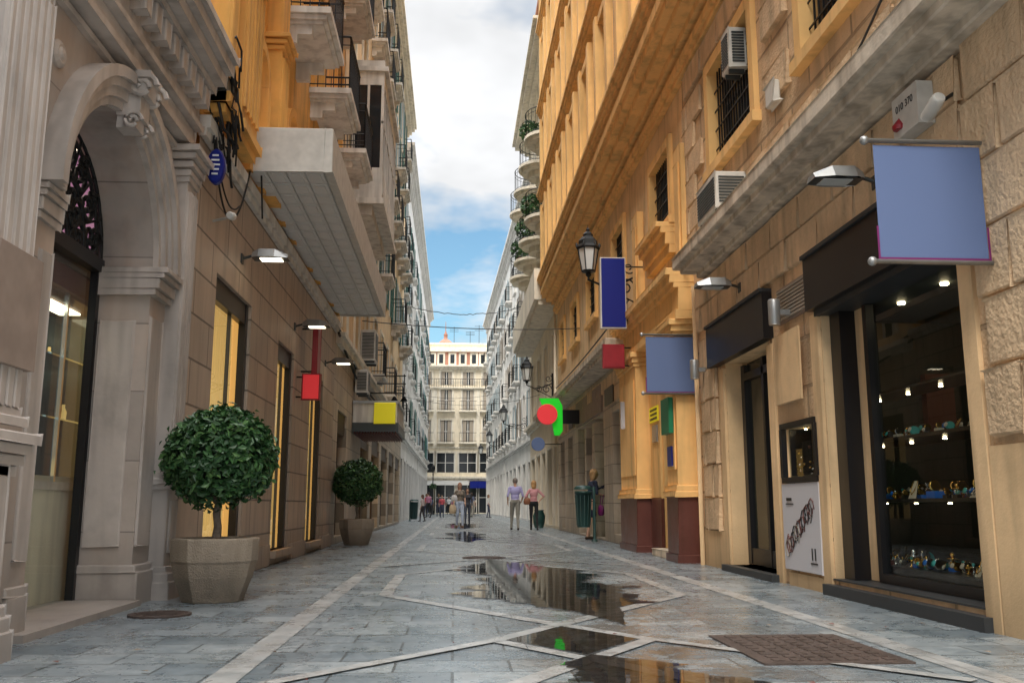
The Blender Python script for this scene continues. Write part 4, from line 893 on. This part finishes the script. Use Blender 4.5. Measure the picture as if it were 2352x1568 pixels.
def lantern(x,y,z_,wx,s=1.,sg=1):
    e=empty('street_lamp',(x,y,z_)); mb=MB()
    mb.lathe((x,y,z_),[(.001,-.16*s),(.03*s,-.14*s),(.02*s,-.09*s),(.06*s,-.05*s),(.05*s,0),(.14*s,.02*s),(.15*s,.05*s),(.001,.051*s)],8,'iron',False)
    for i in range(6):
        a=math.pi*i/3; mb.tube([(x+.135*s*math.cos(a),y+.135*s*math.sin(a),z_+.05*s),(x+.215*s*math.cos(a),y+.215*s*math.sin(a),z_+.52*s)],.013*s,'iron',4)
    mb.lathe((x,y,z_+.5*s),[(.235*s,0),(.25*s,.03*s),(.235*s,.06*s),(.20*s,.10*s),(.19*s,.18*s),(.13*s,.25*s),(.10*s,.27*s),(.10*s,.32*s),(.06*s,.36*s),(.03*s,.38*s),(.04*s,.42*s),(.012*s,.46*s),(.001,.52*s)],6,'iron',False)
    for i in range(6):
        a=math.pi*i/3; mb.lathe((x+.235*s*math.cos(a),y+.235*s*math.sin(a),z_+.55*s),[(.02*s,0),(.03*s,.04*s),(.001,.09*s)],6,'iron')
    mb.obj('frame',e); mb=MB(); mb.lathe((x,y,z_),[(.12*s,.06*s),(.2*s,.50*s),(.001,.51*s)],6,'lantern_glass',False); mb.obj('glass',e)
    mb=MB(); L=abs(wx-x); w=1 if wx>x else -1
    mb.tube([(x,y,z_-.14*s),(x+w*L*.3,y,z_-.26),(x+w*L*.7,y,z_-.2),(wx,y,z_-.05)],.022,'iron')
    mb.tube([(x+w*.1,y,z_-.18),(wx,y,z_-.62)],.016,'iron')
    spiral(mb,(wx-w*.22,y,z_-.28),(w,0,0),(0,0,1),.19,1.5,.017,'iron',22,0,1); spiral(mb,(wx-w*.52,y,z_-.30),(w,0,0),(0,0,1),.13,1.4,.014,'iron',20,2,-1)
    spiral(mb,(wx-w*.15,y,z_+.12),(w,0,0),(0,0,1),.15,1.4,.015,'iron',20,1,-1)
    mb.box(min(wx-.03,wx+.03),max(wx-.03,wx+.03),y-.05,y+.05,z_-.8,z_+.32,'iron'); mb.obj('bracket',e)
lantern(2.68,18.2,5.50,3.66); lantern(2.72,35,5.5,3.7); lantern(2.72,52,5.5,4.05); lantern(2.6,70,5.5,3.65); lantern(2.4,86,5.5,3.3)
e=empty('lamp_post',(-2.,88,0)); mb=MB(); mb.lathe((-2.,88,0),[(.16,0),(.16,.3),(.09,.4),(.06,1.),(.045,3.6),(.08,3.7),(.04,3.8),(.17,4.3),(.18,4.35),(.001,4.7)],10,'iron'); mb.obj('post',e); leafball('flower_basket',(-2.,88,2.6),.35,200,.14,e,.8,True,55)
def banner(y,xs,z0,z1,W_=3.69):
    e=empty('banner_sign',(3.3,y,z0)); mb=MB()
    for z_ in (z1+.03,z0-.03): mb.tube([(xs-.05,y,z_),(W_,y,z_)],.017,'grey_metal',8); mb.ball((xs-.06,y,z_),.032,'grey_metal'); mb.box(W_-.03,W_,y-.05,y+.05,z_-.04,z_+.04,'grey_metal')
    mb.obj('poles',e); mb=MB(); n=14; x1=xs+.76
    for i in range(n):
        f=lambda k:y+.010*math.sin(k*2.4)
        a=xs+(x1-xs)*i/n; b=xs+(x1-xs)*(i+1)/n; mb.quad([(a,f(a),z0),(b,f(b),z0),(b,f(b),z1),(a,f(a),z1)],'sign_bluegrey',True)
    for q in ((xs-.014,xs,z0-.014,z0+.22),(x1,x1+.014,z0-.014,z0+.22),(xs,x1,z0-.014,z0)): mb.quad([(q[0],y,q[2]),(q[1],y,q[2]),(q[1],y,q[3]),(q[0],y,q[3])],'sign_magenta')
    mb.obj('cloth',e)
banner(5.9,2.86,2.50,3.30); banner(13.9,2.92,2.56,3.41)
def panel(name,x0,x1,y,z0,z1,m,th=.10,edge='grey_metal',arm=None,face=.01):
    e=empty(name,((x0+x1)/2,y,z0)); mb=MB(); mb.box(x0,x1,y-th/2,y+th/2,z0,z1,edge); mb.obj('housing',e,bevel=.008)
    mb=MB(); b=.02
    mb.box(x0+b,x1-b,y-th/2-face,y-th/2,z0+b,z1-b,m); mb.box(x0+b,x1-b,y+th/2,y+th/2+face,z0+b,z1-b,m); mb.obj('face',e)
    if arm is not None:
        mb=MB()
        for z_ in (z0+.12*(z1-z0),z1-.12*(z1-z0)): mb.tube([((x0+x1)/2,y,z_),(arm,y,z_)],.016,'dark_metal')
        mb.obj('arms',e)
    return e
panel('vertical_blue_sign',2.78,3.28,17.4,4.20,5.60,'sign_blue',.14,'off_white',3.69)
panel('red_sign',2.84,3.26,17.6,3.46,3.92,'sign_red',.16,'sign_red',3.69)
panel('white_sign',3.30,3.56,18.3,2.35,2.88,'poster_white',.12,'poster_white',3.4)
panel('red_hanging_sign',-2.45,-2.36,16.,3.0,3.98,'sign_red',.35,'sign_red',-2.66)
panel('red_hanging_sign',-2.56,-2.26,15.6,2.58,3.02,'sign_redbright',.12,'sign_red',-2.66)
panel('yellow_sign',-2.08,-1.54,24.0,2.92,3.46,'sign_yellow',.06,'sign_yellow',None)
e=empty('shop_awning',(-2.1,25.5,2.8)); mb=MB(); mb.box(-2.64,-1.5,24.1,27.2,2.95,3.45,'white_trim'); mb.box(-2.64,-1.46,24.06,27.3,3.45,3.52,'grey_metal'); mb.box(-2.64,-1.46,24.06,27.3,2.72,2.95,'dark_metal')
for i in range(16): mb.box(-2.6+.07*i,-2.57+.07*i,24.1,27.2,2.66,2.72,'wood_red')
mb.obj('box',e)
AX=Matrix(((1,0,0),(0,0,-1),(0,1,0)))
def disc(mb,c,r,th,m,seg=32): mb.lathe(c,[(.001,-th/2),(r*.97,-th/2),(r,-th/2+.01),(r,th/2-.01),(r*.97,th/2),(.001,th/2)],seg,m,False,axis=AX)
e=empty('green_shop_sign',(2.9,27,3.4)); mb=MB(); y=27.
sh=[(2.46,3.94),(3.02,3.94),(3.14,3.72),(3.14,2.98),(3.05,2.86),(2.90,2.86),(2.84,3.2),(2.84,3.55),(2.6,3.62)]
for yy_ in (y-.07,y+.07): mb.quad([(a,yy_,b) for a,b in sh],'sign_green')
for (a,b),(c,d) in zip(sh,sh[1:]+sh[:1]): mb.quad([(a,y-.07,b),(c,y-.07,d),(c,y+.07,d),(a,y+.07,b)],'sign_green')
mb.box(3.14,3.69,y-.09,y+.09,3.2,3.6,'black_metal'); mb.obj('cabinet',e); mb=MB(); disc(mb,(2.68,y-.14,3.46),.30,.10,'sign_redbright'); mb.obj('disc',e)
e=empty('round_sign',(2.85,32,2.95)); mb=MB(); disc(mb,(2.87,32,2.93),.235,.10,'sign_bluegrey'); mb.tube([(2.87,32,2.93),(3.69,32,2.93)],.018,'dark_metal'); mb.obj('disc',e)
def wallplate(name,Y0,Y1,z0,z1,m,d0=.0,d1=.03,lines=None,X=3.69,sg=1,lc='text_black'):
    e=empty(name,(X,(Y0+Y1)/2,z0)); mb=MB(); xs=sorted((X-sg*d0,X-sg*d1)); mb.box(xs[0],xs[1],Y0,Y1,z0,z1,m); mb.obj('plate',e,bevel=.004)
    if lines:
        mb=MB(); rr=random.Random(5); H_=(z1-z0); xx=sorted((X-sg*(d1+.001),X-sg*(d1+.004)))
        for i in range(lines):
            zc=z1-H_*(i+.7)/(lines+.4); a=Y0+(Y1-Y0)*.12
            while a<Y1-(Y1-Y0)*.18: w=(Y1-Y0)*rr.uniform(.05,.11); mb.box(xx[0],xx[1],a,a+w,zc-H_*.24/lines,zc+H_*.24/lines,lc); a+=w*1.35
        mb.obj('lettering',e)
    return e
wallplate('yellow_notice_sign',16.35,17.1,2.35,2.62,'sign_yellow',.055,.07,3); wallplate('intercom_panel',16.45,16.85,1.98,2.28,'grey_metal',.055,.08)
wallplate('green_wall_sign',14.1,14.65,1.95,2.5,'sign_greendark',.33,.40); wallplate('blue_wall_sign',14.2,14.5,1.45,1.75,'sign_blue',.33,.35); wallplate('blank_wall_panel',9.4,10.2,1.95,2.72,'beige_smooth',.07,.09)
e=wallplate('wall_poster',9.2,10.25,.17,1.08,'poster_white',.035,.05)
mb=MB(); rr=random.Random(11); x=3.69-.055
def stroke(cx,cz,s,m,r=.006):
    pts=[];a=rr.uniform(0,6)
    for i in range(9): pts.append((x,cx+s*math.cos(a+i*.8)*(.5+.07*i),cz+s*1.6*math.sin(a+i*.8)*(.5+.05*i)))
    mb.tube(pts,r,m,4)
for i in range(14): stroke(10.12-.055*i,.36+.034*i+.05*rr.random(),.08,rr.choice(['text_black','wood_red','iron_soft','shutter_tan']))
mb.box(x-.002,x+.002,9.95,10.1,.90,.93,'text_black'); mb.box(x-.002,x+.002,9.9,10.12,.86,.872,'text_black')
mb.box(x-.002,x+.002,9.42,9.445,.3,.42,'text_black'); mb.box(x-.002,x+.002,9.34,9.365,.3,.42,'text_black'); mb.box(x-.002,x+.002,9.30,9.48,.26,.275,'text_black'); mb.obj('artwork',e)
def cyl(y,z_,x=3.64):
    e=empty('wall_spotlight',(x,y,z_)); mb=MB(); mb.lathe((x-.16,y,z_-.14),[(.06,0),(.065,.01),(.065,.27),(.06,.28),(.001,.281)],16,'grey_metal'); mb.box(x-.12,x+.05,y-.03,y+.03,z_-.03,z_+.03,'grey_metal'); mb.obj('body',e)
cyl(9.75,2.93); cyl(13.2,2.8)
def ac(x0,x1,y0,y1,z0,z1):
    e=empty('air_conditioner',((x0+x1)/2,(y0+y1)/2,z0)); mb=MB(); mb.box(x0,x1,y0,y1,z0,z1,'off_white'); mb.obj('casing',e,bevel=.012); mb=MB()
    n=int((z1-z0-.1)/.04)
    for i in range(n):
        z_=z0+.06+i*.04; mb.box(x0+.04,x1-.04,y0-.012,y0-.002,z_,z_+.022,'dark_metal')
        mb.box(x0-.012,x0-.002,y0+.05,y1-.05,z_,z_+.022,'dark_metal'); mb.box(x1+.002,x1+.012,y0+.05,y1-.05,z_,z_+.022,'dark_metal')
    mb.obj('grille',e); mb=MB()
    for y in (y0+.08,y1-.1): mb.box(x0+.02,x1-.02,y,y+.04,z0-.06,z0-.002,'dark_metal')
    mb.obj('feet',e)
ac(3.25,3.66,11.0,11.9,4.55,5.02); ac(-2.6,-2.2,25.2,26.,4.75,5.6); ac(-2.6,-2.28,24.2,24.8,3.75,4.35); ac(3.50,3.74,11.0,11.35,6.45,7.0)
e=empty('alarm_box',(3.5,6.8,3.9)); mb=MB(); mb.box(3.50,3.63,6.45,6.85,3.72,4.06,'off_white'); mb.lathe((3.5,6.75,3.78),[(.05,0),(.06,.03),(.001,.1)],10,'sign_red'); mb.obj('casing',e,bevel=.03)
def text(body,size,loc,rot,m,parent=None,ext=.001):
    cu=D.curves.new('lettering','FONT'); cu.body=body; cu.size=size; cu.align_x='CENTER'; cu.align_y='CENTER'; cu.extrude=ext
    o=D.objects.new('lettering',cu); COL.objects.link(o); o.location=loc; o.rotation_euler=rot; cu.materials.append(MATS[m])
    if parent: o.parent=parent; o.matrix_parent_inverse=Matrix.Translation(-Vector(parent.location))
    return o
text('010 370',.085,(3.496,6.65,3.95),(math.pi/2,0,-math.pi/2),'text_black',e)
e=empty('security_camera',(3.5,6.3,3.8)); mb=MB(); mb.lathe((3.45,6.25,3.66),[(.045,0),(.05,.02),(.05,.2),(.04,.22)],12,'off_white',axis=Matrix.Rotation(1.2,3,'X')); mb.tube([(3.45,6.2,3.7),(3.66,6.2,3.85)],.015,'dark_metal'); mb.obj('body',e)
e=empty('junction_box',(3.66,9.3,5.1)); mb=MB(); mb.box(3.55,3.63,9.6,9.9,5.35,5.6,'off_white'); mb.obj('casing',e,bevel=.02)
e=empty('security_camera',(-2.6,9.9,3.9)); mb=MB(); mb.lathe((-2.42,9.8,3.92),[(.035,0),(.045,.02),(.045,.14),(.03,.16)],12,'off_white',axis=Matrix.Rotation(1.8,3,'X')); mb.tube([(-2.42,9.88,3.95),(-2.66,9.9,3.9)],.015,'off_white'); mb.obj('body',e)
e=empty('oval_sign',(-2.5,9.4,4.33)); mb=MB(); mb.lathe((-2.52,9.4,4.33),[(.001,-.05),(.085,-.05),(.095,-.03),(.095,.03),(.085,.05),(.001,.05)],28,'sign_blue',False,sy=2.,axis=AX); mb.tube([(-2.52,9.4,4.33),(-2.66,9.4,4.33)],.015,'dark_metal'); mb.obj('disc',e)
mb=MB()
for i in range(5):
    w=.05-.009*abs(i-2); mb.box(-2.52-w,-2.52+w,9.342,9.347,4.43-i*.05,4.448-i*.05,'text_white')
mb.obj('lettering',e)
rr=random.Random(2); mb=MB()
for i in range(34):
    y0=rr.uniform(9.2,9.6); z0=rr.uniform(5.0,5.8); pts=[]; yx=y0; zx=z0; xx=-2.54+rr.uniform(-.05,.18)
    for k in range(8): pts.append((xx,yx,zx)); yx+=rr.uniform(-.05,.15); zx+=rr.uniform(-.24,.06); xx+=rr.uniform(-.03,.03)
    mb.tube(pts,rr.uniform(.007,.018),'cable',5)
mb.box(-2.64,-2.42,9.25,9.65,5.0,5.4,'dark_metal'); mb.obj('cable_bundle')
def cable(p,q,sag,r=.012,n=18,jit=0.):
    mb=MB(); p=Vector(p);q=Vector(q)
    mb.tube([p.lerp(q,i/n)-Vector((0,0,sag*4*(i/n)*(1-i/n)+jit*rr.uniform(-1,1))) for i in range(n+1)],r,'cable',5); mb.obj('overhead_cable')
cable((-2.66,26,6.0),(3.69,27,6.05),.12,.014); cable((-2.66,45,10.6),(3.7,45,10.7),.5,.02,40,.03); cable((-2.7,60,8.),(3.9,60,8.4),.5,.012); cable((-2.66,38,5.4),(3.7,40,5.6),.5,.008)
cable((-2.6,20.3,4.75),(-2.6,34,4.3),.3,.03); cable((-2.58,20.3,4.6),(-2.58,30,4.1),.3,.03); cable((3.62,18.9,5.1),(3.62,33,5.),.1,.02); cable((3.58,5.,6.6),(3.58,9,4.6),.5,.012); cable((3.5,13.5,4.6),(3.5,18.8,4.62),.1,.02)
cable((-2.62,9.5,4.9),(-2.55,11.1,5.0),.9,.012); cable((-2.6,9.4,5.),(-2.55,10.6,4.3),.4,.01); cable((-2.5,11.2,5.5),(-2.45,11.4,4.4),-.1,.012)
mb=MB(); mb.tube([(3.62,13.62,0),(3.62,13.62,4.15)],.035,'beige_smooth',8); mb.obj('drainpipe'); mb=MB(); mb.tube([(3.62,33.2,3.),(3.62,33.2,8.)],.05,'cream',8); mb.obj('drainpipe')
e=empty('wall_projector',(-1.9,29,4.9)); mb=MB()
for z_ in (4.85,4.6,4.3): mb.tube([(-2.66,29,z_),(-1.55,29,z_)],.02,'iron')
mb.tube([(-1.6,29,4.3),(-1.6,29,4.9)],.02,'iron')
for x_ in (-1.6,-1.9): mb.lathe((x_,29,4.3),[(.03,-.1),(.12,-.25),(.001,-.26)],10,'iron')
mb.obj('frame',e)
def bin_(x,y,px,z0=.33,z1=1.25,r=.20):
    e=empty('litter_bin',(x,y,0)); mb=MB()
    mb.lathe((x,y,0),[(r*.78,z0),(r*.8,z0+.02),(r,z1-.12),(r*1.06,z1-.12),(r*1.06,z1-.06),(r*.9,z1-.06),(r*.9,z1-.12)],20,'bin_green')
    for i in range(12):
        a=i*math.pi/6; mb.tube([(x+r*.82*math.cos(a),y+r*.82*math.sin(a),z0+.05),(x+r*1.0*math.cos(a),y+r*1.0*math.sin(a),z1-.16)],.008,'bin_green',4)
    mb.lathe((x,y,z1-.02),[(r*1.12,0),(r*1.12,.04),(r*.8,.09),(.001,.1)],20,'bin_green'); mb.obj('basket',e)
    mb=MB(); mb.tube([(px,y,0),(px,y,z1+.05)],.035,'bin_green',10); mb.lathe((px,y,0),[(.08,0),(.08,.02),(.04,.05)],12,'bin_green'); mb.tube([(px,y,z1-.3),(x,y,z1-.3)],.015,'bin_green'); mb.obj('post',e)
bin_(3.12,22.6,3.38); bin_(-2.2,52,-2.42,.1,1.1,.22)
e=empty('planter_pot',(3.25,36,0)); mb=MB(); mb.lathe((3.25,36,0),[(.16,0),(.22,.2),(.24,.45),(.17,.62),(.2,.68),(.001,.6)],16,'bin_green'); mb.obj('pot',e)
# ------------------------------------------------------------------ world, sun, camera
sc=bpy.context.scene; w=D.worlds.new('World'); sc.world=w; w.use_nodes=True; t=w.node_tree; t.nodes.clear()
SE,SA=math.radians(50),math.radians(194)
sky=t.nodes.new('ShaderNodeTexSky'); sky.sky_type='NISHITA'; sky.sun_disc=False; sky.sun_elevation=SE; sky.sun_rotation=SA; sky.air_density=1.2; sky.dust_density=.6; sky.ozone_density=2.
tc=t.nodes.new('ShaderNodeTexCoord'); sp=t.nodes.new('ShaderNodeSeparateXYZ'); t.links.new(tc.outputs['Generated'],sp.inputs[0])
zc=mathn(t,'MAXIMUM',sp.outputs[2],.0); den=mathn(t,'ADD',zc,.22)
v=comb(t,mathn(t,'DIVIDE',sp.outputs[0],den),mathn(t,'DIVIDE',sp.outputs[1],den),3.3)
n1=noisen(t,v,1.1,6,.60); n2=noisen(t,v,2.6,4,.6)
mask=ramp(t,n1,.36,.50)
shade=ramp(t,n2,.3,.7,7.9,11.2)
gain=ramp(t,zc,.50,.80,1.,5.2)  # added boost: clouds overhead, above the view, brightened to fill the street
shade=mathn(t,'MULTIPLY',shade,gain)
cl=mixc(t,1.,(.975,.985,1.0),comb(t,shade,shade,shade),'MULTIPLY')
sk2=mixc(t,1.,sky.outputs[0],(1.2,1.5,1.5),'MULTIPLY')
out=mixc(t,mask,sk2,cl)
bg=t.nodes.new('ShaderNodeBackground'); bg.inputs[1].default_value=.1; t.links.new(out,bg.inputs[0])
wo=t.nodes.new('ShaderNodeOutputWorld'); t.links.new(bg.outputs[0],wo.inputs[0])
L=D.lights.new('sun','SUN'); L.energy=2.5; L.angle=math.radians(24); L.color=(1,.91,.78); lo=D.objects.new('sun',L); COL.objects.link(lo)
dirv=Vector((math.sin(SA)*math.cos(SE),math.cos(SA)*math.cos(SE),math.sin(SE)))
lo.rotation_euler=dirv.to_track_quat('Z','Y').to_euler(); lo.location=dirv*60
cd=D.cameras.new('camera'); cd.lens=2128/2352*36; cd.sensor_width=36; cd.clip_end=1000; cd.clip_start=.05
co=D.objects.new('camera',cd); COL.objects.link(co); co.location=(0,0,.85); co.rotation_euler=(math.radians(100.02),0,math.radians(-3.52)); sc.camera=co
for k in ('surface_flat','surface_YZ','surface_XY','surface_plain'):
    if k in MATS: D.materials.remove(MATS[k])
sc.view_settings.view_transform='Standard'; sc.view_settings.look='None'; sc.view_settings.exposure=0; sc.view_settings.gamma=1
